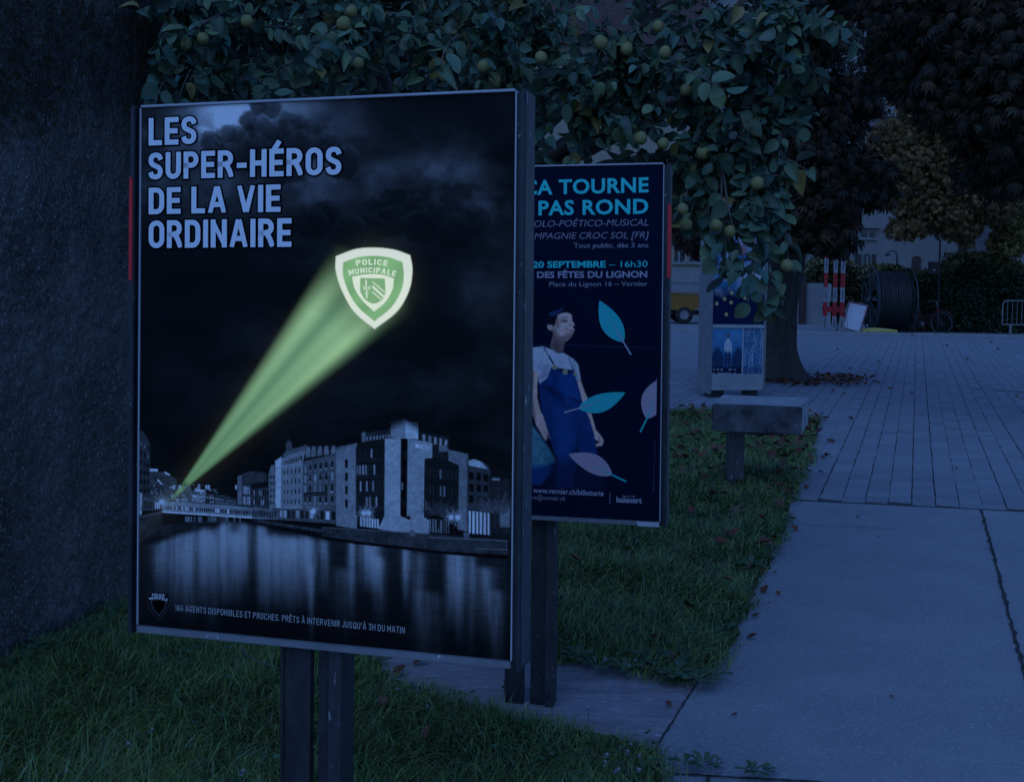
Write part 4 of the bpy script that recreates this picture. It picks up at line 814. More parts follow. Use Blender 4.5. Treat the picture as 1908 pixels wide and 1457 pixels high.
# ================================================================== LEAVES toolkit
def leaf_template(rows, curl=.12, fold=.18, tipdrop=.25):
    """rows: (t, halfwidth) -> verts in (x across, y along, z normal), faces"""
    V = [(0, 0, 0)]; Fc = []
    for t, h in rows: V += [(-h, t, h*fold-tipdrop*t*t), (0, t, -tipdrop*t*t), (h, t, h*fold-tipdrop*t*t)]
    V.append((0, 1, -tipdrop)); n = len(rows); T = len(V)-1
    Fc += [(0, 2, 1), (0, 3, 2)]
    for i in range(n-1): b = 1+3*i; Fc += [(b, b+1, b+4, b+3), (b+1, b+2, b+5, b+4)]
    b = 1+3*(n-1); Fc += [(b, b+1, T), (b+1, b+2, T)]
    return np.array(V, float), Fc
def leaf_instances(P, D, N, L, Wd, tpl, r, curl=0.):
    """P base, D direction along leaf, N leaf normal (made orthogonal) -> (n,k,3)"""
    D = D/(np.linalg.norm(D, axis=1)[:, None]+1e-9); N = N-(N*D).sum(1)[:, None]*D; N /= np.linalg.norm(N, axis=1)[:, None]+1e-9; S = np.cross(D, N)
    cz = (1+r.normal(0, curl, (len(P), 1)) if curl else np.ones((len(P), 1)))
    return P[:, None, :]+S[:, None, :]*(tpl[None, :, 0:1]*Wd[:, None, None])+D[:, None, :]*(tpl[None, :, 1:2]*L[:, None, None])+N[:, None, :]*(tpl[None, :, 2:3]*L[:, None, None]*cz[:, None, :])

# ================================================================== QUINCE TREE
MAT['quince_leaf'] = M_tint('quince_leaf_tint', rough=.5, back=(.12, .14, .12), spec=.35)
MAT['fruit'] = M_('quince_skin', (.20, .19, .06), (.27, .23, .09), 14, .6, .1)
def quince():
    r = np.random.default_rng(5)
    bx, by = W(800, 600, 7.0)[0], 7.0
    root = empty('quince_tree', (bx, by, 0), 0, 'broad quince tree with round grey-green leaves and yellow fruit behind the panels', 'tree')
    O = np.array([bx, by, 0])
    tk = MB(); tr = [O+np.array(q) for q in ((0, 0, -.1), (.03, -.02, .5), (-.02, .02, 1.1), (.03, 0, 1.7))]; tk.tube([p-O for p in tr], [.17, .13, .115, .11], 12); tk.build('trunk', MAT['bark'], root)
    lobes = [(375, 45, 5.0, .26, .5, .40, 15), (345, 145, 4.7, .12, .25, .13, 6), (470, 60, 5.2, .5, .6, .5, 26), (640, 60, 5.3, .5, .6, .5, 26), (820, 70, 5.3, .5, .6, .5, 28), (980, 90, 5.2, .45, .6, .5, 26),
             (1080, 190, 5.3, .38, .5, .42, 24), (1190, 170, 5.2, .38, .5, .45, 26), (1300, 180, 5.2, .38, .5, .5, 28), (1390, 130, 5.1, .3, .45, .42, 20), (1345, 320, 5.0, .24, .35, .32, 18), (1430, 250, 5.0, .16, .3, .30, 10), (1265, 350, 5.2, .2, .3, .22, 9),
             (1480, 60, 4.9, .24, .35, .22, 10), (1400, 390, 4.9, .14, .25, .14, 6),
             (560, -160, 5.6, 1.0, .8, .45, 30), (1000, -160, 5.6, 1.0, .8, .45, 30), (1380, -120, 5.5, .7, .7, .4, 22),
             (430, 80, 6.2, .8, .5, .55, 22), (760, 80, 6.4, .8, .5, .6, 24), (1080, 160, 6.4, .7, .5, .6, 18), (1270, 170, 6.3, .5, .5, .5, 14)]
    joints = []                                                     # limbs
    limb = MB(); j0_ = tr[-1]
    limb_nodes = [j0_]
    for (px, py, Y_, rx, ry, rz, n) in lobes:
        c = W(px, py, Y_); m_ = (j0_+c)/2+np.array([r.normal(0, .12), r.normal(0, .15), .22+r.normal(0, .06)])
        pts = [j0_*(1-t)**2+2*m_*t*(1-t)+c*t*t+r.normal(0, .018, 3)*(0 < t < 1) for t in np.linspace(0, 1, 9)]
        limb.tube([p-O for p in pts], [.045*(1-t)+.012 for t in np.linspace(0, 1, 9)], 7); joints += pts[3:]
    joints = np.array(joints)
    tw = MB(); LP, LD, LN, LL, LC = [], [], [], [], []; fruits = []
    def twig(pts, nl, r0=.0045, tone=1., big=1.):
        pts = np.array(pts); tw.tube([p-O for p in pts], r0, 5, r1=.0018, cap=False)
        seg = len(pts)-1
        for k in range(nl):
            t = .22+.80*(k+r.random()*.6)/nl; f = min(t, .999)*seg; i = int(f); p = pts[i]+(pts[i+1]-pts[i])*(f-i); ax = pts[i+1]-pts[i]; ax /= np.linalg.norm(ax)+1e-9
            an = 2.4*k+r.normal(0, .4); s1 = np.cross(ax, [0, 0, 1.]); s1 /= np.linalg.norm(s1)+1e-6; s2 = np.cross(s1, ax)
            d = ax*.45+.95*(math.cos(an)*s1+math.sin(an)*s2)+np.array([0, -.18, -.45+r.normal(0, .25)])
            nrm = np.array([r.normal(0, .6), -.55+r.normal(0, .5), .62+r.normal(0, .45)])
            pet = d/np.linalg.norm(d)*r.uniform(.008, .02); LP.append(p+pet); LD.append(d); LN.append(nrm); LL.append(r.uniform(.042, .088)*big); LC.append(tone*(1+r.normal(0, .2)))
    for (px, py, Y_, rx, ry, rz, n) in lobes:
        c = W(px, py, Y_); tone = r.uniform(.8, 1.15)
        for k in range(int(n*1.25)):
            q = r.normal(0, 1, 3); q /= np.linalg.norm(q); q *= r.random()**.45; q[1] = -abs(q[1]) if r.random() < .6 else q[1]
            tip = c+q*np.array([rx, ry, rz]); j = joints[np.argmin(np.linalg.norm(joints-tip, axis=1)+r.uniform(0, .25, len(joints)))]
            mdl = (tip+j)/2+np.array([r.normal(0, .05), r.normal(0, .05), .10+r.normal(0, .04)]); end = tip+np.array([0, 0, -.06])
            pts = [j*(1-t)**2+2*mdl*t*(1-t)+end*t*t for t in np.linspace(0, 1, 7)]
            d_ = np.linalg.norm(end-j)
            if d_ > .9:                                              # keep twigs short: start part-way
                pts = [pts[0]+(p-pts[0]) for p in pts]
            twig(pts, int(12+12*min(d_, 1.)), tone=tone*r.uniform(.75, 1.25))
            if r.random() < .02 and Y_ < 5.6: fruits.append(end+np.array([r.normal(0, .03), -.03, -.05]))
    # long hanging shoots on the right, in front of the notice column
    for path, nl in (([(1345, 290, 4.9), (1385, 360, 4.8), (1402, 430, 4.75), (1405, 500, 4.7), (1402, 565, 4.65)], 22), ([(1345, 300, 4.9), (1360, 400, 4.8), (1385, 480, 4.75), (1382, 540, 4.7)], 12), ([(1400, 420, 4.8), (1430, 480, 4.8), (1440, 540, 4.75), (1436, 575, 4.7)], 16), ([(1400, 330, 4.9), (1425, 400, 4.85), (1430, 470, 4.8)], 16), ([(1330, 330, 4.9), (1320, 400, 4.9), (1335, 480, 4.85), (1338, 500, 4.8)], 10), ([(1345, 290, 4.9), (1345, 380, 4.85), (1352, 450, 4.8), (1350, 520, 4.8)], 15), ([(1400, 270, 4.9), (1440, 340, 4.85), (1462, 420, 4.8), (1470, 500, 4.8)], 15), ([(1300, 260, 5.0), (1300, 350, 4.95), (1322, 420, 4.9), (1335, 470, 4.9)], 13),
                     ([(1400, 60, 5.0), (1480, 40, 4.9), (1550, 45, 4.85), (1600, 75, 4.8)], 17), ([(1430, 90, 5.0), (1490, 110, 4.9), (1530, 160, 4.85)], 10), ([(1380, 200, 5.0), (1450, 210, 4.9), (1500, 235, 4.85)], 11), ([(1400, 290, 5.0), (1450, 290, 4.9), (1510, 320, 4.85)], 9), ([(1380, 330, 5.), (1430, 360, 4.9), (1455, 420, 4.8)], 11),
                     ([(1290, 330, 5.), (1275, 380, 4.95), (1272, 430, 4.9)], 7), ([(1250, 120, 4.9), (1300, 140, 4.7), (1350, 170, 4.6)], 10), ([(350, 100, 4.8), (315, 130, 4.6), (285, 175, 4.55)], 10), ([(380, 90, 4.8), (350, 140, 4.6), (330, 190, 4.55)], 9), ([(420, 20, 4.8), (350, 60, 4.6), (300, 85, 4.55)], 10), ([(640, 40, 4.8), (600, 70, 4.6), (570, 110, 4.5)], 10), ([(860, 60, 4.9), (830, 90, 4.6), (820, 140, 4.5)], 10)):
        ctrl = [W(*p) for p in path]; pts = np.array(cat(ctrl, 3)); twig(pts, nl, .006, tone=r.uniform(.9, 1.2), big=1.22)
    for (px, py, Y_) in ((1411, 342, 4.75), (1335, 420, 4.7), (1120, 80, 4.9), (1168, 92, 4.9), (1226, 50, 4.9), (1239, 98, 4.85), (830, 142, 4.7), (640, 45, 4.6), (655, 22, 4.65), (460, 40, 4.65), (345, 82, 4.6), (378, 72, 4.6), (900, 125, 4.8), (1008, 108, 4.8), (1194, 258, 4.85), (1236, 268, 4.85), (1340, 185, 4.8), (1278, 168, 4.8), (1272, 390, 4.75), (1466, 495, 4.7), (1310, 285, 4.85), (1360, 432, 4.75), (668, 118, 4.7)):
        fruits.append(W(px, py, Y_))
    for f in fruits[::-1][:25]:
        mb = MB(); rad = r.uniform(.024, .032); M = Matrix.Translation(Vector(f-O)) @ Matrix.Rotation(r.normal(0, .35), 4, 'X') @ Matrix.Rotation(r.normal(0, .35), 4, 'Y')
        mb.lathe([(.002, rad*1.08), (rad*.35, rad*1.02), (rad*.75, rad*.7), (rad*.99, rad*.15), (rad*.97, -rad*.3), (rad*.7, -rad*.78), (rad*.3, -rad*.98), (rad*.12, -rad*.92), (.001, -rad*.9)], 14, M)
        o = mb.build('fruit', MAT['fruit'], root)
    limb.add(tw.v, tw.f, True); limb.build('limbs', MAT['twig'], root)
    tpl, Fc = leaf_template([(.06, .24), (.20, .40), (.42, .5), (.66, .43), (.86, .24), (.96, .09)], fold=.22, tipdrop=.16)
    P_, D_, N_, L_, C_ = map(np.array, (LP, LD, LN, LL, LC)); n = len(P_)
    Vl = leaf_instances(P_, D_, N_, L_, L_*r.uniform(.55, .86, n), tpl, r, 1.7)-O
    hue = r.random((n, 1)); c = np.array([.052, .112, .084])*(1-hue)+np.array([.110, .155, .062])*hue; c = c*(C_[:, None])*(.65+.6*r.random((n, 1)))
    yl = r.random(n) < .03; c[yl] = np.array([.22, .17, .05])
    fast('crown', Vl, Fc, MAT['quince_leaf'], root, col=c)
quince()
# ================================================================== STONE BENCH on a post
def bench():
    h = .64; th = .205
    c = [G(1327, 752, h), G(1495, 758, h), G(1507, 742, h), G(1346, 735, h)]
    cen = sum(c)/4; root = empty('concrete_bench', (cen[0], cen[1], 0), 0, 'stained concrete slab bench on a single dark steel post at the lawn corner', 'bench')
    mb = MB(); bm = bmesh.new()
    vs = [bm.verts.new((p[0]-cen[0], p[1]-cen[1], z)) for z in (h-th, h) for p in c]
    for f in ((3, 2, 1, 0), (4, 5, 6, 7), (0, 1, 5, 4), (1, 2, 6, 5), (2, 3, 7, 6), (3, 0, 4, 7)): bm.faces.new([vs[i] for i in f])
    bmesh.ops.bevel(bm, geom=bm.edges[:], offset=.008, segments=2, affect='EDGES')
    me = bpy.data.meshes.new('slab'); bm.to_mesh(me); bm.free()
    so_ = link('slab', me, [M_('bench_concrete_stained_shaded', (.035, .037, .042), (.17, .172, .18), 5.5, .9, .4, bscale=60, detail=9, contrast=(.36, .66)), M_('bench_concrete_lit', (.26, .26, .265), (.44, .44, .44), 9, .9, .4, bscale=60, detail=9)], root)
    for f in so_.data.polygons: f.material_index = 1 if (f.normal.z > .5 or f.normal.x > .5) else 0  # top and right end coloured as lit; other faces shaded and stained
    L0, L1 = G(1356, 906), G(1386, 907); mb = MB(); x0, x1 = L0[0]-cen[0], L1[0]-cen[0]; y0 = L0[1]-cen[1]
    mb.box(x0, x1, y0, y0+.012, -.1, h-th-.003); mb.box(x0, x0+.012, y0+.0121, y0+.11, -.1, h-th-.003); mb.box(x1-.012, x1, y0+.0121, y0+.11, -.1, h-th-.003); mb.build('post', MAT['lip_paint'], root)
    mb = MB(); mb.box(x1+.02, x1+.30, y0+.02, y0+.10, h-th-.045, h-th-.003, bev=.004); mb.build('bracket', MAT['dark_paint'], root)
bench()

# ================================================================== NOTICE COLUMN with posters
def kiosk():
    b0, b1 = G(1303, 741), G(1425, 738); b0 = np.array([W(1321, 740, 14.45)[0], 14.45, 0]); b1 = np.array([W(1425, 738, 14.62)[0], 14.62, 0])
    e = b1-b0; wd = np.linalg.norm(e); yaw = math.atan2(e[1], e[0]); root = empty('notice_column', tuple(b0), yaw, 'grey metal notice column pasted with blue posters beside the tree trunk', 'notice column')
    al = M_('column_metal', (.17, .175, .19), (.24, .245, .26), 7, .55, .1, c3=(.06, .06, .06), s3=16, t3=(.68, .72))
    mm_ = 14.5/2050; H_ = 2.65
    mb = MB(); mb.box(.0305, wd-.0305, .02, .40, .10, H_-.05); mb.build('cabinet', al, root)
    for x0 in (0., wd-.03):
        mb = MB(); mb.box(x0, x0+.03, 0, .42, .05 if x0 == 0 else .09, H_, bev=.006); mb.build('side_post', al, root)
    mb = MB(); mb.box(.0305, wd-.0305, -.006, .0195, .10, .30, bev=.003); mb.build('skirt', M_('skirt_metal', (.24, .245, .26), (.33, .335, .35), 5, .5, .05), root)
    mb = MB(); mb.box(.0305, wd-.035, -.008, .0192, .925, .965, bev=.003); mb.build('rail', MAT['rail'], root)
    mb = MB(); mb.box(.05, .25, .1, .3, -.02, .099); mb.box(wd-.2, wd-.06, .1, .3, -.02, .099); mb.build('foot', MAT['dark_paint'], root)
    mb = MB(); mb.box(.02, wd-.01, .0, .44, H_+.001, H_+.05, bev=.01); mb.build('cap', al, root)
    def poster(nm, x0, x1, z0, z1, fn, nx, ny):
        pc = [(x0, z1), (x1, z1), (x1, z0), (x0, z0)]; q = Painter([(a*1000, -b*1000) for a, b in pc], x1-x0, z1-z0, nx, ny, (.3, .3, .32)); fn(q, (q.X/1000-x0)/(x1-x0), (-q.Y/1000-z0)/(z1-z0))
        q.c = np.clip(q.c, .004, .75); o = q.sheet(nm, MAT['print'], root); o.location = ((x0+x1)/2, .016, (z0+z1)/2)
    def upper(q, u, v):
        n = fbm(u*5, v*9, 5, 3); cl = np.clip((n-.42)*4, 0, 1)[..., None]
        q.c[:] = np.array([.05, .19, .36])*(1-cl)+np.array([.50, .52, .60])*cl
        m = (np.clip((.33-v)*9+.8*(fbm(u*6, v*6, 3, 8)-.5), 0, 1))[..., None]; q.c[:] = q.c*(1-m)+np.array([.006, .016, .06])*m
        for (uu, vv, r, c) in ((.45, .80, .10, (.5, .28, .25)), (.55, .62, .09, (.45, .12, .12)), (.3, .66, .08, (.5, .3, .22)), (.75, .7, .07, (.4, .2, .2))):
            mk = np.clip(1.4-np.hypot(u-uu, (v-vv)*2)/r, 0, 1)[..., None]; q.c[:] = q.c*(1-mk*.8)+np.array(c)*mk*.8
        for (uu, vv) in ((.07, .17), (.22, .21), (.36, .26), (.35, .18), (.26, .08), (.62, .22), (.7, .12), (.84, .2)):
            mk = np.clip(2.2-2*np.hypot((u-uu)*.75, (v-vv)*1.5)/.025, 0, 1)[..., None]; q.c[:] = q.c*(1-mk)+np.array([.62, .58, .22])*mk
    def man(q, u, v):
        q.c[:] = (np.array([.06, .20, .36])*(.6+.7*v[..., None])+.12*(fbm(u*5, v*5, 4, 5)[..., None]-.4))
        m = np.clip((.5+.16*np.sin(u*9)-v)*8, 0, 1)[..., None]*np.clip(np.abs(u-.52)*9-.6, 0, 1)[..., None]; q.c[:] = q.c*(1-m*.85)+np.array([.015, .03, .08])*m*.85
        def el(cu, cv, ru, rv, c, s=6.):
            k = np.clip((1-np.hypot((u-cu)/ru, (v-cv)/rv))*s, 0, 1)[..., None]; q.c[:] = q.c*(1-k)+np.array(c)*k
        el(.52, .62, .11, .18, (.55, .56, .60)); el(.44, .60, .05, .14, (.5, .5, .55)); el(.61, .58, .05, .14, (.5, .5, .55)); el(.47, .33, .055, .2, (.03, .05, .12)); el(.57, .33, .055, .2, (.03, .05, .12)); el(.52, .84, .05, .06, (.16, .10, .08))
        k = np.clip((.17-v)*30, 0, 1)[..., None]; q.c[:] = q.c*(1-k)+np.array([.01, .02, .05])*k
        k = ((fbm(u*40, np.floor(v*26)*3.3, 2, 4) > .5) & (v < .14) & (u < .8) & (np.floor(v*26) % 2 == 0))[..., None]*.7; q.c[:] = q.c*(1-k)+np.array([.4, .42, .45])*k
    def shim(q, u, v):
        s = fbm(u*14, v*3, 4, 6)*.6+fbm(u*22, v*30, 3, 7)*.6; s = np.clip((s-.5)*3, 0, 1)[..., None]
        q.c[:] = np.array([.035, .13, .26])*(1-s)+np.array([.34, .42, .52])*s; k = np.clip((.22-v)*12, 0, 1)[..., None]; q.c[:] = q.c*(1-k*.6)+np.array([.02, .06, .14])*k*.6
    poster('poster', .034, wd-.04, .975, 2.55, upper, 70, 150); 
    xm = .034+(wd-.07)*.60
    mb = MB(); mb.box(.0305, wd-.032, .0165, .0193, .302, .924); mb.build('poster_border', MAT['trim'], root)
    poster('poster', .036, xm-.008, .315, .915, man, 80, 100); poster('poster', xm+.008, wd-.045, .312, .93, shim, 60, 100)
    for o in root.children:
        if o.name.startswith('poster') and 'border' not in o.name: o.location.y = .0148
kiosk()

# ================================================================== BIG TREES
def palm_template(n=5, spread=58):
    V, Fc = [], []
    for k in range(n):
        a = math.radians(-spread+2*spread*k/(n-1)); L = 1-.32*abs(k-(n-1)/2)/((n-1)/2); ca, sa = math.cos(a), math.sin(a); b = len(V)
        for (t, h) in ((0, 0.015), (.35, .085), (.72, .16)):
            for s in (-1, 1): x, y = s*h*L, t*L; V.append((x*ca+y*sa, -x*sa+y*ca, -.5*t*t*L))
        V.append((L*sa, L*ca*.96, -.78*L)); Fc += [(b, b+1, b+3, b+2), (b+2, b+3, b+5, b+4), (b+4, b+5, b+6)]
    return np.array(V), Fc
oval_t, oval_f = leaf_template([(.3, .42), (.7, .36)], fold=.15, tipdrop=.2)
palm_t, palm_f = palm_template()
def bark_trunk(path, radii, ridges=11, amp=.08, n=40, sub=10):
    path = [np.array(p, float) for p in path]; pts = np.array(cat(path, sub)); rr_ = np.interp(np.linspace(0, len(path)-1, len(pts)), range(len(path)), radii); V = []
    for i, p in enumerate(pts):
        fl = max(0, 1-i/(sub*1.2))
        for j in range(n):
            a = 2*math.pi*j/n; d = 1+amp*math.sin(a*ridges+2.2*math.sin(i*.21))*.75+amp*(vnoise(np.array([a*6+3.]), np.array([i*.35]), 3)[0]-.5)*1.6+fl**1.5*.62*(.35+abs(math.sin(a*2.5+.6)))
            V.append(p+np.array([math.cos(a), math.sin(a), 0])*rr_[i]*d)
    mb = MB(); mb.add(V, [(i*n+j, i*n+(j+1) % n, (i+1)*n+(j+1) % n, (i+1)*n+j) for i in range(len(pts)-1) for j in range(n)], True); return mb
MAT['brown_leaf'] = M_tint('autumn_leaf_tint', rough=.6, spec=.2)
def big_tree(label, base, path, radii, lobes, tpl, faces, size, colA, colB, seed, group=None, droop=.8, name='tree', mul=2.1):
    r = np.random.default_rng(seed); root = empty(name, tuple(base), 0, label, 'tree', group)
    mb = bark_trunk(path, radii); mb.build('trunk', MAT['bark'], root)
    lm = MB(); top = np.array(path[-1], float); P_, D_, N_, S_, C_ = [], [], [], [], []; B0 = np.array(base, float)
    for (px, py, Y_, rx, ry, rz, n) in lobes:
        c = W(px, py, Y_)-B0; st = top*.9+np.array([0, 0, -r.random()*.2*top[2]]); m_ = (st+c)/2+np.array([0, 0, .4]); pts = [st*(1-t)**2+2*m_*t*(1-t)+c*t*t for t in np.linspace(0, 1, 8)]
        lm.tube(pts, [radii[-1]*.5*(1-t)+.02 for t in np.linspace(0, 1, 8)], 7)
        # clumps inside the lobe, leaves inside the clump: leaves gaps
        n = int(n*mul); nc = max(4, n//40)
        for k in range(nc):
            q = r.normal(0, 1, 3); q /= np.linalg.norm(q); cc = c+q*r.random()**.4*np.array([rx, ry, rz]); cr = r.uniform(.28, .5)*min(rx, rz)
            lm.tube([c, (c+cc)/2+r.normal(0, .05, 3), cc], .016, 5, r1=.006, cap=False)
            m = max(6, int(n/nc)); g = r.normal(0, 1, (m, 3)); g /= np.linalg.norm(g, axis=1)[:, None]; pp = cc+g*(r.random((m, 1))**.5)*cr*np.array([1.25, 1.25, .75]); fre = r.random(m) < .5; q2 = r.normal(0, 1, (m, 3)); q2 /= np.linalg.norm(q2, axis=1)[:, None]; pp[fre] = (c+q2*(r.random((m, 1))**.38)*np.array([rx, ry, rz])*1.08)[fre]
            P_.append(pp); D_.append(g*.7+np.array([0, 0, -droop])+r.normal(0, .4, (m, 3))); N_.append(g*.3+np.array([0, -.55, .6])+r.normal(0, .45, (m, 3))); S_.append(size*r.uniform(.65, 1.2, m)); tn = r.uniform(.7, 1.3); hu = r.random((m, 1))*.7+r.random()*.3
            C_.append((np.array(colA)*(1-hu)+np.array(colB)*hu)*tn*(.7+.6*r.random((m, 1))))
    lm.build('limbs', MAT['bark'], root)
    P_, D_, N_, S_, C_ = map(np.concatenate, (P_, D_, N_, S_, C_)); fast('crown', leaf_instances(P_, D_, N_, S_, S_, tpl, r), faces, MAT['brown_leaf'], root, col=C_)
    return root
tb = G(1452, 708)
dkA, dkB = (.018, .019, .012), (.060, .030, .014); goA, goB = (.10, .085, .03), (.17, .10, .03)
gT = 'big trees over the square'
big_tree('thick-trunked chestnut tree with dark brown drooping leaves beside the notice column', tb, [(0, 0, -.1), (-.03, 0, .5), (.0, 0, 1.2), (.06, 0, 1.9), (.02, 0, 2.8), (.1, 0, 4.2)], [.34, .27, .25, .27, .25, .24],
         [(1480, 150, 16.5, .85, 1.3, 1.3, 800), (1460, 330, 16.0, .8, 1.0, .9, 600), (1530, 370, 15.5, .55, .8, .7, 420), (1570, 290, 16.5, .5, .9, .6, 160), (1535, 30, 16.0, .75, 1.0, .55, 290), (1490, 420, 15.5, .35, .6, .35, 190), (1555, 440, 15.2, .28, .4, .25, 110), (1300, 420, 16.0, .35, .6, .4, 190), (1280, 330, 16.5, .5, .7, .5, 160), (1450, -160, 17.5, 2.2, 2.2, 1.6, 700), (1640, 340, 15.5, .3, .5, .35, 90), (1600, 170, 17.5, .45, .8, .55, 110), (1610, 330, 17.5, .4, .7, .4, 90), (1560, 200, 17., .4, .7, .5, 130)], palm_t, palm_f, .155, dkA, dkB, 31, gT)
big_tree('very dark chestnut boughs hanging into the top right corner', (12.6, 13.5, 0), [(0, 0, -.1), (0, 0, 1.2), (-.2, -.2, 3.), (-1.2, -.6, 5.4)], [.4, .32, .28, .22],
         [(1800, 40, 11.5, .9, 1.2, .9, 1300), (1730, 50, 12.0, .58, 1.0, .65, 520), (1880, 150, 11.0, .6, 1.0, .8, 900), (1780, 170, 11.5, .45, .8, .4, 300), (1860, 300, 11.5, .4, .7, .4, 260), (1900, -60, 11.5, 1.2, 1.6, 1., 800), (1720, -150, 11.5, 1.2, 1.4, .7, 600), (1650, 130, 12.5, .3, .6, .4, 70), (1745, 205, 11.2, .12, .2, .16, 26), (2050, 100, 11.5, 1., 1.4, 1.2, 500)], palm_t, palm_f, .125, dkA, dkB, 32, gT)
big_tree('golden brown tree with a thin trunk behind the hedge', (W(1788, 500, 40.)[0], 40., 0), [(0, 0, -.1), (0, 0, 1.5), (.1, 0, 3.), (.2, 0, 5.)], [.22, .18, .16, .14],
         [(1760, 250, 34, 1.5, 1.4, 1.3, 1300), (1690, 330, 34, .9, 1.2, .9, 620), (1800, 340, 34, 1.3, 1.2, 1.2, 1000), (1740, 390, 34, 1.2, 1.0, .5, 640), (1720, 160, 35, 1.0, 1.2, 1.0, 420), (1840, 380, 34, .8, 1., .6, 420), (1800, 440, 34, .3, .4, .3, 60), (1660, 270, 34.5, .7, 1., .8, 380), (1690, 425, 34, .6, .8, .35, 200), (1780, 425, 34, .8, .8, .35, 240)], palm_t, palm_f, .15, (.060, .044, .018), (.20, .105, .034), 33, gT, mul=3.2)
big_tree('yellow-leaved tree at the right edge in front of the grey house', (W(1960, 560, 40.)[0], 40., 0), [(0, 0, -.1), (0, 0, 1.5), (0, 0, 3.), (0, 0, 5.)], [.22, .18, .16, .14],
         [(1890, 390, 36, .9, 1.0, .8, 700), (1880, 450, 36, .6, .7, .5, 330), (1930, 330, 36, 1.2, 1.2, 1.2, 700), (1860, 340, 36, .5, .6, .5, 200)], palm_t, palm_f, .14, (.09, .08, .022), (.24, .17, .05), 34, gT, mul=3.)
big_tree('dark broadleaf tree filling the gap behind the quince', (-1.6, 10.6, 0), [(0, 0, -.1), (0, 0, 1.), (0, 0, 2.), (.1, 0, 3.)], [.2, .16, .14, .12],
         [(360, 60, 9.6, .9, .7, .9, 1500), (600, 90, 9.8, 1., .7, 1., 1700), (830, 60, 10, .9, .7, .9, 1300), (300, 180, 9.4, .5, .6, .6, 700), (940, 160, 10, .5, .6, .6, 500), (330, -60, 9.6, .8, .7, .6, 1100), (600, -60, 9.8, .9, .7, .6, 1200), (850, -60, 10., .8, .7, .6, 1000), (640, 0, 11., 1.3, .6, 1.2, 2200)], oval_t, oval_f, .11, (.018, .034, .024), (.05, .075, .05), 35, gT, droop=.4, mul=1.3)

# ================================================================== HEDGE and rough grass shrub
def leafy_box(name, label, cat_, x0, x1, y0, y1, hfun, n, size, cA, cB, cTop, seed):
    r = np.random.default_rng(seed); root = empty(name, ((x0+x1)/2, (y0+y1)/2, 0), 0, label, cat_); o_ = np.array([(x0+x1)/2, (y0+y1)/2, 0])
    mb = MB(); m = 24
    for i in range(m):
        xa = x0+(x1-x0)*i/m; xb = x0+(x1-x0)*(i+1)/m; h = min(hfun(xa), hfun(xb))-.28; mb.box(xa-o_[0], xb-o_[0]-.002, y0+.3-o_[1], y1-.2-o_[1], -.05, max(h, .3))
    mb.build('dark_core', M_('hedge_inside', (.008, .010, .006), (.016, .018, .010), 5, .95), root)  # solid near-black boxes filling the inside behind the leaves
    x = r.uniform(x0, x1, n); hh = np.array([hfun(a) for a in x])*(1+.10*(fbm(x*1.3+40, x*0+3., 3, seed)-.5)); s = r.random(n)
    fr = s < .68; z = np.where(fr, hh*r.random(n)**.8, hh*(1-.07*r.random(n))); y = np.where(fr, y0+.35*r.random(n)+.25*np.sin(x*2.3+z*3)*.4, r.uniform(y0, y1, n))
    P_ = np.stack([x, y, z], 1); D_ = np.stack([r.normal(0, .8, n), np.where(fr, -.6, -.1)+r.normal(0, .4, n), r.normal(.1, .7, n)], 1); N_ = np.stack([r.normal(0, .5, n), -.6+r.normal(0, .4, n), .6+r.normal(0, .4, n)], 1)
    hu = r.random((n, 1)); c = np.array(cA)*(1-hu)+np.array(cB)*hu; tp = np.clip((z/hh-.80)/.2, 0, 1)[:, None]*(r.random((n, 1)) < .75); c = c*(1-tp)+np.array(cTop)*tp*(.6+.6*r.random((n, 1)))
    S_ = size*r.uniform(.7, 1.3, n); fast('foliage', leaf_instances(P_, D_, N_, S_, S_*.6, oval_t, r)-o_, oval_f, MAT['brown_leaf'], root, col=c*(.7+.6*r.random((n, 1))))
hx0, hx1 = W(1640, 600, 36)[0], W(1990, 600, 36)[0]
hb = lambda x: 2.15+.22*math.sin(x*.9)+.16*math.sin(x*2.1+1)+(.12 if x > 14.5 else 0)
leafy_box('hedge', 'long dark green clipped hedge with tips coloured as sunlit along the far edge', 'hedge', hx0, hx1, 35.9, 37.4, hb, 15000, .13, (.012, .022, .012), (.035, .055, .022), (.17, .14, .045), 51)  # golden top colour paints sunlight onto the upper leaves
sx0, sx1 = W(1478, 600, 42.5)[0], W(1622, 600, 42.5)[0]
leafy_box('shrub', 'straw-coloured feathery shrub between striped frame and cable reel', 'shrub', sx0, sx1, 42, 43.2, lambda x: 2.35+.3*math.sin(x*2.7), 4200, .20, (.03, .032, .014), (.07, .065, .028), (.20, .17, .08), 52)

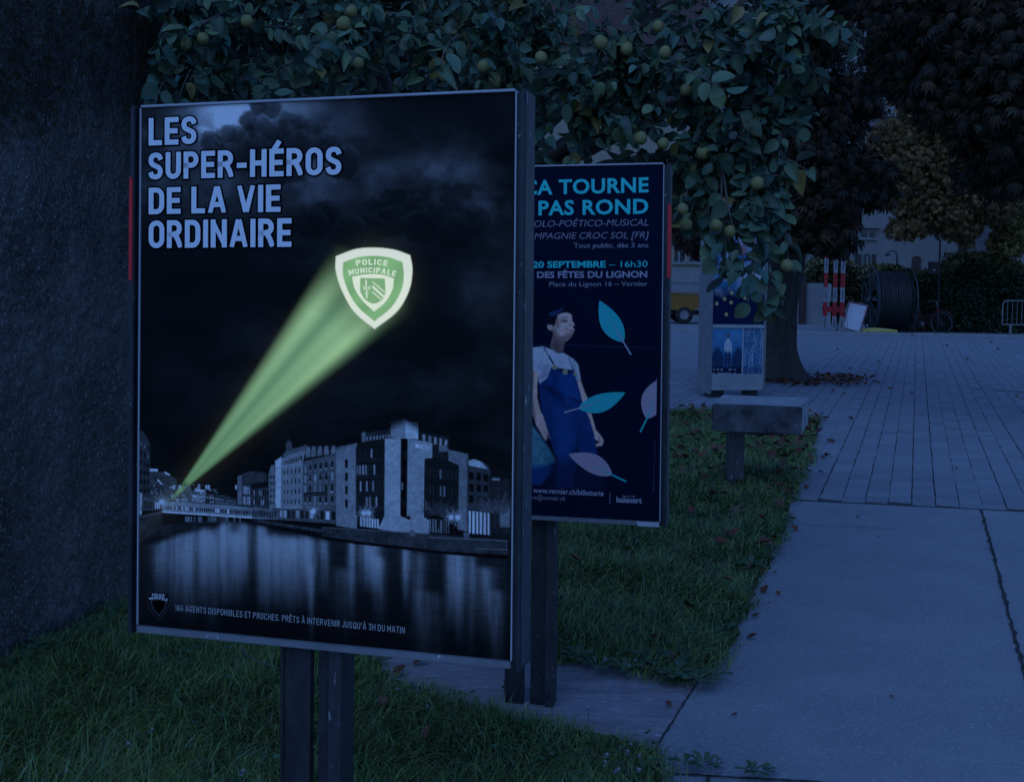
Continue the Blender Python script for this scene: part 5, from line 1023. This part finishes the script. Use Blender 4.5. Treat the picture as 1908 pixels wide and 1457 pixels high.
# ================================================================== BUILDINGS
stucco = M_('pale_stucco', (.19, .186, .175), (.235, .23, .215), .5, .9, .1, bscale=8); trimm = M_('stone_trim', (.20, .195, .185), (.26, .25, .24), 2, .85, .1); dkw = M_('dark_window', (.02, .022, .028), rough=.25, spec=.5); shut = M_('brown_shutter', (.05, .032, .03), (.07, .045, .04), 4, .7)
def facade(label, Yb, px0, px1, top, mat, wins, ledges, extra=None, name='house', depth=8):
    x0, x1 = W(px0, 560, Yb)[0], W(px1, 560, Yb)[0]; root = empty(name, ((x0+x1)/2, Yb, 0), 0, label, 'building'); cx = (x0+x1)/2
    mb = MB(); mb.box(x0-cx, x1-cx, 0, depth, -.1, top); mb.build('wall', mat, root)
    mb = MB(); mb.prism([(x0-cx-.4, top+.002), (x1-cx+.4, top+.002), (x1-cx-1, top+2.4), (x0-cx+1, top+2.4)], -.6, depth+.6); mb.build('roof', M_('roof_tiles', (.08, .05, .045), (.13, .08, .07), 6, .85, .3), root)
    for (a, b, c, d, arch, kind) in wins:                           # px rectangle a,b - c,d
        p0, p1 = W(a, d, Yb), W(c, b, Yb); xa, xb, za, zb = p0[0]-cx, p1[0]-cx, p0[2], p1[2]
        poly_ = [(xa, za), (xb, za)]+([(xb, zb)]+[((xa+xb)/2+(xb-xa)/2*math.cos(t), zb+(xb-xa)/2*.8*math.sin(t)) for t in np.linspace(.3, math.pi-.3, 7)]+[(xa, zb)] if arch else [(xb, zb), (xa, zb)])
        mb = MB(); mb.prism(poly_, -.05, -.004); o = mb.build('shutter' if kind == 's' else 'window', shut if kind == 's' else dkw, root)
        if kind == 'w':
            mb = MB(); mb.box(xa-.1, xb+.1, -.14, -.002, za-.12, za-.002); mb.build('sill', trimm, o); mb = MB(); mb.box((xa+xb)/2-.04, (xa+xb)/2+.04, -.09, -.052, za, zb); mb.build('glazing_bar', trimm, o)
    for (a, b, c, d, dp) in ledges:
        p0, p1 = W(a, d, Yb), W(c, b, Yb); mb = MB(); mb.box(p0[0]-cx, p1[0]-cx, -dp, -.003, p0[2], p1[2]); mb.build('cornice', trimm, root)
    if extra: extra(root, cx, Yb)
facade('tall pale rendered building with small arched openings behind the hedge', 58., 1335, 1878, 19, stucco,
       [(1596, 474, 1605, 506, False, 's'), (1608, 478, 1622, 506, True, 'w'), (1624, 474, 1632, 506, False, 's'), (1698, 484, 1716, 506, True, 's'), (1808, 474, 1832, 506, True, 's'), (1604, 433, 1630, 443, False, 'w'), (1572, 476, 1582, 506, False, 's'), (1500, 300, 1526, 350, False, 'w')],
       [(1593, 422, 1638, 425, .25), (1340, 205, 1874, 214, .4)])
facade('grey stone house with horizontal ledges at the right edge', 52., 1880, 2140, 14, M_('grey_stone', (.15, .15, .15), (.20, .20, .195), 1.2, .9, .2), [(1915, 452, 1945, 488, False, 'w'), (1890, 462, 1902, 490, False, 'w'), (1990, 452, 2020, 488, False, 'w')], [(1882, 443, 2130, 447, .15), (1882, 492, 2130, 496, .15)])
facade('cream house with stone window sills left of the notice column', 50., -300, 1330, 12, M_('cream_stucco', (.24, .215, .16), (.29, .26, .20), .8, .9, .1), [(1256, 440, 1274, 488, False, 'w'), (1284, 440, 1304, 488, False, 'w'), (1200, 440, 1220, 488, False, 'w')]+[(q_, 400, q_+26, 470, False, 'w') for q_ in (60, 180, 300, 420, 540, 660, 780, 900, 1020)], [(-295, 501, 1328, 508, .35), (-295, 513, 1328, 515, .2), (-295, 150, 1328, 160, .3)])
# low site walls
def slab_thing(name, label, cat_, px0, px1, ytop, Yb, mat, th=.12, cap=True, posts=()):
    x0, x1 = W(px0, 600, Yb)[0], W(px1, 600, Yb)[0]; h = W((px0+px1)/2, ytop, Yb)[2]; root = empty(name, ((x0+x1)/2, Yb, 0), 0, label, cat_); w_ = x1-x0
    mb = MB(); mb.box(-w_/2, w_/2, 0, th, -.05, h, bev=.01); mb.build('panel', mat, root)
    if cap: mb = MB(); mb.box(-w_/2-.02, w_/2+.02, -.03, th+.03, h+.002, h+.05); mb.build('coping', trimm, root)
    for p in posts: x_ = W(p, 600, Yb)[0]-(x0+x1)/2; mb = MB(); mb.box(x_-.12, x_+.12, -.16, -.012, -.05, h+.25, bev=.01); mb.build('post', shut, root)
pw = M_('white_hoarding', (.22, .225, .23), (.27, .27, .27), 1.5, .8, .05)
slab_thing('hoarding', 'white site hoarding with a brown post behind the tree trunk', 'hoarding', 1420, 1545, 527, 40.5, pw, cap=False, posts=(1493,))
slab_thing('garden_wall', 'low pale garden wall with dark coping behind the yellow dumper', 'wall', 1100, 1420, 527, 43.5, M_('grey_render', (.20, .205, .21), (.25, .25, .255), 1.5, .85), .3)
# ------------------------------------------------------------------ yellow dumper
def dumper():
    Yb = 39.5; o_ = G(1275, 602); cx = W(1275, 600, Yb)[0]; root = empty('site_dumper', (cx, Yb, 0), 0, 'yellow site dumper parked far off between rear panel and notice column', 'dumper'); k = Yb/2050
    yel = M_('yellow_paint', (.20, .095, .012), (.27, .13, .016), 5, .5, .05, c3=(.2, .12, .03), s3=9, t3=(.62, .7)); rub = M_('tyre_rubber', (.018, .018, .02), (.035, .034, .032), 20, .9, .3)
    q = [(-1.15, 1.02), (.72, .98), (.72, .74), (.15, .46), (-.55, .48), (-1.0, .66)]; mb = MB(); mb.prism(q, -.75, .75); mb.build('skip', yel, root)
    mb = MB(); mb.box(-1.25, .78, -.72, .72, 1.022, 1.07, bev=.01); mb.build('skip_rim', yel, root)
    mb = MB(); mb.box(-1.6, .85, -.4, .4, .30, .455, bev=.02); mb.build('chassis', MAT['dark_paint'], root)
    for x_ in (-.12, -1.45):
        for s in (-1, 1):
            M = Matrix.Translation((x_, s*.62, .31)) @ Matrix.Rotation(math.pi/2, 4, 'X'); mb = MB(); mb.lathe([(.17, -.13), (.27, -.14), (.31, -.10), (.31, .10), (.27, .14), (.17, .13)], 24, M); w_ = mb.build('wheel', rub, root)
            mb = MB(); mb.lathe([(.001, -.09), (.08, -.10), (.16, -.12), (.168, -.12), (.168, .12), (.16, .12), (.08, .10), (.001, .09)], 18, M); mb.build('rim', MAT['rail_low'], w_)
    mb = MB(); mb.box(-2.3, -1.30, -.5, .5, .46, .95, bev=.05); mb.build('engine_cover', yel, root); mb = MB(); mb.box(-1.29, -1.2, -.25, .25, .46, 1.3, bev=.03); mb.build('seat', rub, root)
dumper()
# ------------------------------------------------------------------ striped frame, sign, reel, hose, bicycle, barrier
FR = 33.95
redw = M_('red_reflective', (.34, .013, .017), (.27, .011, .015), 12, .45); whw = M_('white_reflective', (.26, .26, .27), (.21, .21, .22), 12, .45); hat = M_('grey_hatch', (.08, .075, .08), (.12, .11, .115), 40, .6)
def striped():
    cx = W(1553, 600, FR)[0]; root = empty('warning_frame', (cx, FR, 0), 0, 'tall red and white striped warning frame standing beside the hoarding', 'barrier')
    zs = [W(1553, y, FR)[2] for y in (617, 590, 563, 536, 509, 481, 454)]; k = FR/2050
    for c, w_ in ((-16*k, 7.2*k), (1.5*k, 7.6*k), (15.5*k, 8*k)):
        mb = MB(); fm = []
        for i in range(6): mb.box(c-w_/2, c+w_/2, 0, .03, zs[i]+(.004 if i else .06), zs[i+1]); fm += [i % 2]*6
        o = mb.build('striped_board', [whw, redw], root); o.data.polygons.foreach_set('material_index', fm)
        for i in (0, 2, 4): mb = MB(); mb.box(c-w_*.18, c+w_*.18, -.004, -.001, zs[i]+.10, zs[i+1]-.06); mb.build('hatched_panel', hat, o)
    for za, zb in ((zs[1]+.14, zs[1]+.30), (zs[5]+.12, zs[5]+.28)):
        mb = MB(); mb.box(-22*k, 20*k, .032, .05, za, zb); mb.build('cross_board', redw, root)
    for za, zb in ((zs[0]+.1, zs[1]+.12), (zs[2], zs[3]+.1)): mb = MB(); mb.box(-11*k, -5*k, .033, .05, za, zb); mb.build('white_slat', whw, root)
    mb = MB()
    for x_ in (-.38, .38): mb.tube([(x_, -.35, .02), (x_, .4, .02)], .016, 6); mb.tube([(x_, -.3, .03), (x_*.95, .03, .75)], .012, 6)
    mb.tube([(-.38, -.3, .03), (.38, -.3, .03)], .014, 6); mb.build('base_frame', MAT['rail_low'], root)
striped()
def leaning_sign():
    cx = W(1597, 600, FR)[0]; root = empty('site_sign', (cx, FR+.05, 0), 0, 'blank white sign board leaning tilted against the cable reel', 'sign'); k = FR/2050
    pts = [(-25, 9), (7, 0), (26, 50), (-8, 56)]; q = [np.array([(a-1)*k, .0, b*k+.02]) for a, b in pts]
    tl, tr = q[3], q[2]; T = lambda p, d: (p[0], p[2]*.32+d, p[2])
    mb = MB(); mb.add([T(p, 0) for p in q]+[T(p, .025) for p in q], [(0, 1, 2, 3), (7, 6, 5, 4), (0, 4, 5, 1), (1, 5, 6, 2), (2, 6, 7, 3), (3, 7, 4, 0)]); mb.build('board', M_('sign_white', (.50, .50, .52), (.42, .42, .44), 3, .5), root)
    mb = MB(); 
    for i in range(4): mb.tube([T(q[i]*1.0, -.012), T(q[(i+1) % 4], -.012)], .022, 6)
    mb.build('sign_frame', M_('dull_red_frame', (.20, .10, .12), (.26, .14, .15), 8, .5), root)
    mb = MB(); mb.tube([T(q[0], .04), (q[0][0]-.15, .25, .02)], .018, 6); mb.tube([(q[0][0]-.15, .25, .02), T(q[3], .03)], .018, 6); mb.build('stand', MAT['rail_low'], root)
leaning_sign()
def reel():
    Yr = 34.9; cx = W(1656, 600, Yr)[0]; yaw = math.radians(-3); root = empty('cable_reel', (cx, Yr, 0), yaw, 'large spoked steel reel wound with thick black cable', 'cable reel')
    R = 1.02; blue = M_('teal_steel', (.02, .045, .055), (.05, .055, .06), 6, .6, .1, c3=(.10, .045, .025), s3=9, t3=(.60, .68)); blk = M_('black_cable', (.014, .014, .015), (.03, .03, .03), 8, .55, .1)
    A = Matrix.Translation((0, 0, R)) @ Matrix.Rotation(math.pi/2, 4, 'Y')
    prof = [(.3, -.46)]
    for i in range(11):
        z0_ = -.46+.0836*i
        for t in np.linspace(.08, math.pi-.08, 6): prof.append((.86+.042*math.sin(t)+.012*math.sin(i*2.3), z0_+.0418*(1-math.cos(t))))
    prof.append((.3, .46)); mb = MB(); mb.lathe(prof, 48, A); mb.build('cable_winding', blk, root)
    for s in (-1, 1):
        mb = MB(); circ = [(s*.58, R*math.sin(t), R+R*math.cos(t)) for t in np.linspace(0, 2*math.pi, 41)]; mb.tube(circ, .026, 8, cap=False); f = mb.build('flange', blue, root)
        mb = MB(); circ = [(s*.56, .72*math.sin(t), R+.72*math.cos(t)) for t in np.linspace(0, 2*math.pi, 33)]; mb.tube(circ, .022, 6, cap=False); mb.build('inner_ring', blue, f)
        for k in range(8): a = k*math.pi/4+.2; mb = MB(); mb.tube([(s*.60, .10*math.sin(a), R+.10*math.cos(a)), (s*.58, R*.98*math.sin(a), R+R*.98*math.cos(a))], .02, 6); mb.build('spoke', blue, f)
        mb = MB(); mb.lathe([(.001, -.05), (.13, -.05), (.13, .05), (.001, .05)], 16, Matrix.Translation((s*.62, 0, R)) @ Matrix.Rotation(math.pi/2, 4, 'Y')); mb.build('hub', blue, f)
    mb = MB()
    mb.tube([(-.70, 0, R), (.70, 0, R)], .05, 8); mb.build('axle', MAT['rail_low'], root)
reel()
def hose():
    cx, Yh = W(1638, 612, 33.85)[0], 33.85; root = MB()
    for k, dz in enumerate((.03, .09, .05)):
        pts = [(-.55+.03*k, -.05*k, .03+dz*.5), (-.2, .06*math.sin(k), .04+dz), (.2, -.07+.04*k, .05+dz*.7), (.55, .02*k, .04+dz*.4)]; root.tube(cat(pts, 4), .045, 8)
    o = root.build('hose', M_('yellow_hose', (.50, .40, .12), (.42, .32, .08), 7, .5)); o.location = (cx, Yh, .0); tag(o, 'coiled yellow hose lying on the ground before the cable reel', 'hose')
hose()
def bicycle():
    A_, B_ = W(1706, 612, 34.6), W(1741, 612, 34.05); cx, cy = (A_[0]+B_[0])/2, (A_[1]+B_[1])/2; yaw = math.radians(-44); root = empty('bicycle', (cx, cy, 0), yaw, 'city bicycle with dark red frame parked before the hedge', 'bicycle')
    dr = M_('dark_red_paint', (.07, .01, .02), (.10, .015, .03), 6, .4); ch = MAT['lip_paint']; rub = M_('bike_tyre', (.02, .02, .02), rough=.9); r0 = .34
    for x_ in (-.52, .52):
        mb = MB(); mb.tube([(x_+r0*math.sin(t), 0, r0+r0*math.cos(t)) for t in np.linspace(0, 2*math.pi, 33)], .02, 7, cap=False); w_ = mb.build('wheel', rub, root)
        mb = MB(); mb.tube([(x_+.315*math.sin(t), 0, r0+.315*math.cos(t)) for t in np.linspace(0, 2*math.pi, 33)], .011, 5, cap=False)
        mb.build('rim', ch, w_)
        mb = MB()
        for k in range(14): a = k*2*math.pi/14; mb.tube([(x_, .015*(-1)**k, r0), (x_+.31*math.sin(a), 0, r0+.31*math.cos(a))], .0035, 4, cap=False)
        mb.build('spokes', ch, w_)
        mb = MB(); mb.tube([(x_+.40*math.sin(t), 0, r0+.40*math.cos(t)) for t in np.linspace(-1.2, 1.0, 12)], .018, 6); mb.build('mudguard', dr, root)
    mb = MB(); bb = (-.08, 0, .30); st = (-.22, 0, .80); hd = (.36, 0, .86); hl = (.40, 0, .62)
    for a, b in ((bb, st), (bb, hl), ((-.14, 0, .55), hl), (bb, (-.52, 0, .34)), ((-.20, 0, .74), (-.52, 0, .34)), (hl, hd), (hl, (.52, 0, .34))): mb.tube([a, b], .018, 7)
    mb.build('bike_frame', dr, root)
    mb = MB(); mb.tube([(.36, 0, .87), (.34, 0, 1.0)], .014, 6); mb.tube(cat([(.18, -.28, 1.0), (.30, -.2, 1.03), (.35, 0, 1.0), (.30, .2, 1.03), (.18, .28, 1.0)], 4), .013, 6); mb.build('handlebar', ch, root)
    mb = MB(); mb.prism([(-.36, .90), (-.30, .96), (-.05, .93), (-.05, .90)], -.07, .07); mb.tube([(-.22, 0, .8), (-.23, 0, .9)], .014, 6); mb.build('saddle', rub, root)
    mb = MB(); mb.box(-.78, -.32, -.07, .07, .76, .775); mb.tube([(-.75, .05, .76), (-.52, .05, .34)], .007, 5); mb.tube([(-.75, -.05, .76), (-.52, -.05, .34)], .007, 5); mb.build('rack', ch, root)
    mb = MB(); mb.box(-.82, -.785, -.03, .03, .66, .72, bev=.008); mb.build('rear_reflector', redw, root)
    mb = MB(); mb.lathe([(.001, -.01), (.09, -.01), (.09, .01), (.001, .01)], 18, Matrix.Translation((-.08, -.05, .30)) @ Matrix.Rotation(math.pi/2, 4, 'X')); mb.tube([(-.08, -.07, .3), (.02, -.07, .16)], .009, 5); mb.build('crank', ch, root)
bicycle()
def crowd_barrier():
    Yc = 34.3; x0 = W(1869, 600, Yc)[0]; root = empty('crowd_barrier', (x0+1.1, Yc, 0), math.radians(-3), 'galvanised crowd barrier at the right edge before the hedge', 'barrier'); zt = W(1869, 560, Yc)[2]; zb = W(1869, 605, Yc)[2]; gal = MAT['rail_low']
    mb = MB(); mb.tube([(-1.1, 0, zb), (-1.1, 0, zt-.15)]+[(-1.1+.15*(1-math.cos(t)), 0, zt-.15+.15*math.sin(t)) for t in np.linspace(.3, math.pi/2, 5)]+[(.95, 0, zt), (1.1, 0, zt-.15), (1.1, 0, zb), (-1.1, 0, zb)], .02, 8); mb.build('tube_frame', gal, root)
    for i in range(1, 15): x_ = -1.1+2.2*i/15; mb = MB(); mb.tube([(x_, 0, zb), (x_, 0, zt)], .009, 6); mb.build('bar', gal, root)
    for x_ in (-.85, .85): mb = MB(); mb.box(x_-.03, x_+.03, -.3, .3, 0, .04); mb.box(x_-.03, x_+.03, -.03, .03, .041, zb-.02); mb.build('foot', gal, root)
crowd_barrier()
def notice_board():
    Yn = 35.5; x = W(1738, 600, Yn)[0]; z0, z1 = W(1738, 511, Yn)[2], W(1738, 488, Yn)[2]; root = empty('notice_board', (x, Yn, 0), 0, 'small dark notice board on a pole rising from the hedge', 'sign')
    mb = MB(); mb.box(-.19, .19, 0, .05, z0, z1, bev=.008); mb.build('board', shut, root); mb = MB(); mb.tube([(.19, .08, 0), (.19, .08, W(1748, 446, Yn)[2])], .03, 8); mb.build('pole', MAT['dark_paint'], root)
    mb = MB(); mb.lathe([(.001, -.03), (.04, -.02), (.05, 0), (.04, .02), (.001, .03)], 12, Matrix.Translation((-.02, -.02, (z0+z1)/2-.08))); mb.build('knob', MAT['rail'], root)
notice_board()
def lamp(px, ytop, Yl, arm, label):
    x = W(px, 600, Yl)[0]; zt = W(px, ytop, Yl)[2]; root = empty('street_lamp', (x, Yl, 0), 0, label, 'lamp', 'street lamps before the pale building')
    mb = MB(); mb.tube([(0, 0, 0), (0, 0, zt*.6), (0, 0, zt)], [.07, .055, .045], 8); mb.build('pole', MAT['dark_paint'], root)
    mb = MB(); mb.tube([(0, 0, zt-.02)]+[(-arm*.5*(1-math.cos(t)), 0, zt+.25*math.sin(t)) for t in np.linspace(.2, math.pi*.85, 8)], .03, 6); mb.build('arm', MAT['dark_paint'], root)
    mb = MB(); mb.lathe([(.001, .09), (.08, .06), (.13, -.02), (.02, -.05), (.001, -.05)], 12, Matrix.Translation((-arm*.97, 0, zt+.06))); mb.build('lamp_head', MAT['dark_paint'], root)
lamp(1668, 478, 50., .45, 'thin curved street lamp above the cable reel'); lamp(1592, 300, 45., .5, 'tall dark lamp post right of the striped frame')

# ================================================================== SMALL GREENERY and litter
weed_t, weed_f = leaf_template([(.12, .10), (.24, .26), (.34, .18), (.46, .36), (.58, .24), (.7, .44), (.86, .34)], fold=.12, tipdrop=.35)
MAT['weed'] = M_tint('weed_tint', rough=.5, back=(.10, .14, .09))
def rosette(px, py, R, n, seed, label):
    r = np.random.default_rng(seed); c = G(px, py); a = np.linspace(0, 2*math.pi, n, endpoint=False)+r.normal(0, .3, n)
    D_ = np.stack([np.cos(a), np.sin(a), .35+r.random(n)*.5], 1); N_ = np.stack([-np.cos(a)*.4, -np.sin(a)*.4, np.ones(n)], 1); L_ = R*r.uniform(.65, 1.15, n)
    P_ = np.tile([0, 0, .006], (n, 1))+D_*.01; hu = r.random((n, 1)); col = (np.array([.05, .105, .05])*(1-hu)+np.array([.10, .16, .075])*hu)
    o = fast('weed', leaf_instances(P_, D_, N_, L_, L_*.52, weed_t, r), weed_f, MAT['weed'], None, col=col); o.location = (c[0], c[1], .012); tag(o, label, 'weed', 'broad-leaved weeds along the lawn edges')
wl = 'leafy dandelion-like weed growing at the ragged lawn edge beside the concrete'
for i, (px, py, R, n) in enumerate([(1075, 1236, .075, 11), (1110, 1250, .06, 9), (1165, 1258, .07, 10), (1215, 1240, .085, 9), (1255, 1268, .075, 11), (1300, 1278, .085, 12), (1330, 1268, .07, 9), (1350, 1180, .06, 8), (1400, 1062, .075, 11), (1425, 1045, .075, 10), (1330, 1045, .07, 9), (1442, 1030, .06, 8), (1045, 1200, .06, 8)]): rosette(px, py, R, n, 100+i, wl)
for i, (px, py, R, n) in enumerate([(60, 1235, .09, 10), (110, 1215, .10, 12), (160, 1195, .10, 12), (205, 1170, .10, 11), (225, 1150, .11, 10), (170, 1240, .07, 8), (690, 1235, .06, 8)]): rosette(px, py, R, n, 140+i, 'broad-leaved weed growing in the grass at the foot of the grey wall' if px < 600 else 'low weed among red leaves behind the near panel posts')
for i, (px, py, R, n) in enumerate([(1275, 1432, .045, 8), (1310, 1436, .05, 9), (1330, 1436, .035, 7), (1400, 1449, .045, 8), (1420, 1450, .05, 8)]): rosette(px, py, R, n, 160+i, 'small weed sprouting from the path joint at the bottom edge')
def flower(px, py, seed):
    r = np.random.default_rng(seed); c = G(px, py, .05); mb = MB(); n = 26; rad = r.uniform(.009, .0155)
    for k in range(n):
        q = r.normal(0, 1, 3); q /= np.linalg.norm(q); q[2] = abs(q[2])*.9-.15; a = np.cross(q, [.3, .5, 1]); a /= np.linalg.norm(a)+1e-6; mb.add([q*rad*.3-a*.0015, q*rad*.3+a*.0015, q*rad*1.05+a*.002, q*rad*1.05-a*.002], [(0, 1, 2, 3)])
    o = mb.build('clover_flower', None); o.data.materials.append(MAT['petal']); mb2 = MB(); mb2.tube([(0, 0, -.052), (.004, 0, -.02), (0, 0, 0)], .0012, 5); mb2.build('stem', MAT['stem'], o)
    o.location = tuple(c); tag(o, 'small white clover flower in the grass beside the concrete', 'flower', 'white clover flowers in the lawn')
MAT['petal'] = M_('clover_petal', (.55, .54, .56), (.42, .40, .44), 60, .7); MAT['stem'] = M_('clover_stem', (.06, .10, .04), rough=.6)
for i, q in enumerate([(1168, 1402), (1190, 1410), (1128, 1422), (1146, 1438), (1190, 1436), (1152, 1436), (1175, 1388), (1130, 1408), (1127, 1229), (1183, 1231), (1172, 1241), (1260, 1236), (795, 1318), (740, 1285), (122, 1440), (238, 1388), (282, 1362), (452, 1440), (1095, 1320)]): flower(*q, 300+i)
# fallen leaves: singles on the concrete, litter on the grass
fl_t, fl_f = leaf_template([(.15, .3), (.4, .48), (.7, .38)], fold=.5, tipdrop=-.28)
MAT['fallen'] = M_tint('fallen_leaf_tint', rough=.7, spec=.2)
def fallen(px, py, L, seed, col):
    r = np.random.default_rng(seed); c = G(px, py); a = r.uniform(0, 6.28); o = fast('fallen_leaf', leaf_instances(np.array([[0, 0, .003]]), np.array([[math.cos(a), math.sin(a), .12]]), np.array([[r.normal(0, .2), r.normal(0, .2), 1.]]), np.array([L*(.6 if L > .1 else .85)]), np.array([L*(.45 if L > .1 else .68)]), fl_t, r), fl_f, MAT['fallen'], None, col=np.array([col])*r.uniform(.7, 1.2)); o.location = (c[0], c[1], .002)
    tag(o, 'dry reddish-brown leaf lying on the concrete and paving', 'fallen leaf', 'fallen leaves on the paving')
fc = (.17, .065, .04)
for i, (px, py, L) in enumerate([(1425, 1107, .075), (1545, 823, .13), (1553, 826, .08), (1448, 1110, .04), (958, 1292, .09), (935, 1284, .05), (770, 1240, .07), (735, 1262, .08), (1480, 968, .07), (1485, 990, .07), (1470, 955, .06), (1500, 912, .08), (1508, 880, .08), (1530, 855, .07), (1535, 882, .06), (1538, 850, .09), (1595, 965, .035), (1440, 1068, .03), (1250, 1318, .035), (1362, 1335, .03), (1240, 1330, .02), (1660, 1302, .02), (1783, 874, .05), (1700, 733, .09), (1572, 735, .11), (1550, 730, .1), (1590, 782, .09), (1640, 1002, .02), (1765, 646, .2), (1850, 640, .22), (1858, 652, .2), (1800, 672, .16), (1585, 688, .14), (1640, 676, .14), (1700, 625, .2), (1560, 652, .16), (1895, 740, .1), (1660, 727, .09), (1430, 1125, .02), (1390, 1190, .06), (1400, 1150, .05), (1420, 1070, .05)]): fallen(px, py, L, 400+i, fc)
def litter(name, n, poly, seed, label, bias=None, L0=.05, L1=.1, z=(.03, .075)):
    r = np.random.default_rng(seed); P_ = np.array(poly); lo, hi = P_.min(0), P_.max(0); Q_ = lo+(hi-lo)*r.random((n*6, 2)); Q_ = Q_[in_poly(Q_, poly)]
    if bias is not None: Q_ = Q_[r.random(len(Q_)) < bias(Q_)]
    Q_ = Q_[:n]; m = len(Q_); a = r.uniform(0, 6.28, m); L = r.uniform(L0, L1, m); hu = r.random((m, 1))
    P3 = np.concatenate([Q_, r.uniform(*z, (m, 1))], 1)
    o = fast(name, leaf_instances(P3, np.stack([np.cos(a), np.sin(a), r.normal(0, .3, m)], 1), np.stack([r.normal(0, .4, m), r.normal(0, .4, m), np.ones(m)], 1), L, L*.75, fl_t, r), fl_f, MAT['fallen'], None, col=(np.array([.20, .065, .045])*(1-hu)+np.array([.13, .085, .05])*hu)*r.uniform(.6, 1.3, (m, 1)))
    tag(o, label, 'leaf litter', kind='stuff')
litter('leaf_litter', 420, mid, 61, 'red-brown fallen leaves strewn over the rear lawn', lambda q: np.clip((q[:, 1]-5.)/5, .06, 1)*np.where(edge_dist(q, mid) < .35, 1, .35))
litter('leaf_litter', 14, front, 62, 'few brown leaves caught in the front grass', L0=.03, L1=.055, z=(.02, .045))
tcr = [tb[:2]+np.array([1.25*math.cos(t)+.25, 1.0*math.sin(t)]) for t in np.linspace(0, 2*math.pi, 24)]
litter('leaf_litter', 380, tcr, 63, 'brown leaf litter heaped around the chestnut trunk', L0=.06, L1=.12, z=(.004, .05))
tw_ = MB(); tw_.tube([G(450, 1205, .10), G(462, 1222, .08), G(480, 1232, .07), G(510, 1240, .06)], .003, 5); o = tw_.build('fallen_twig', MAT['twig']); tag(o, 'thin bare twig lying in the grass under the near panel', 'twig')

# clover and small broad leaves through the turf
cl_t, cl_f = leaf_template([(.2, .34), (.55, .5), (.85, .34)], fold=.2, tipdrop=.1)
def clover(name, poly, n, seed, label):
    r = np.random.default_rng(seed); P_ = np.array(poly); lo, hi = P_.min(0), P_.max(0); Q_ = lo+(hi-lo)*r.random((n*9, 2)); Q_ = Q_[in_poly(Q_, poly)]
    Q_ = Q_[(Q_[:, 1] < 7) & (fbm(Q_[:, 0]*3+4, Q_[:, 1]*3+4, 3, seed) > .5-.2*(edge_dist(Q_, poly) < .15))][:n]; m = len(Q_); V_ = []; C_ = []
    for k in range(3):
        a = r.uniform(0, 6.28, 1)+2.094*k+np.arange(m); V_.append(leaf_instances(np.concatenate([Q_, np.full((m, 1), .035)+.03*np.random.default_rng(seed+1).random((m, 1))], 1), np.stack([np.cos(a), np.sin(a), r.normal(.1, .15, m)], 1), np.stack([r.normal(0, .25, m), r.normal(-.1, .25, m), np.ones(m)], 1), np.full(m, .017), np.full(m, .016), cl_t, r)); C_.append(np.array([.055, .12, .05])*np.random.default_rng(seed+2).uniform(.7, 1.4, (m, 1)))
    o = fast(name, np.concatenate(V_), cl_f, MAT['weed'], None, col=np.concatenate(C_)); tag(o, label, 'clover', kind='stuff')
clover('clover', front, 700, 71, 'small clover leaves mixed into the front grass'); clover('clover', mid, 700, 72, 'small clover leaves mixed into the rear lawn')
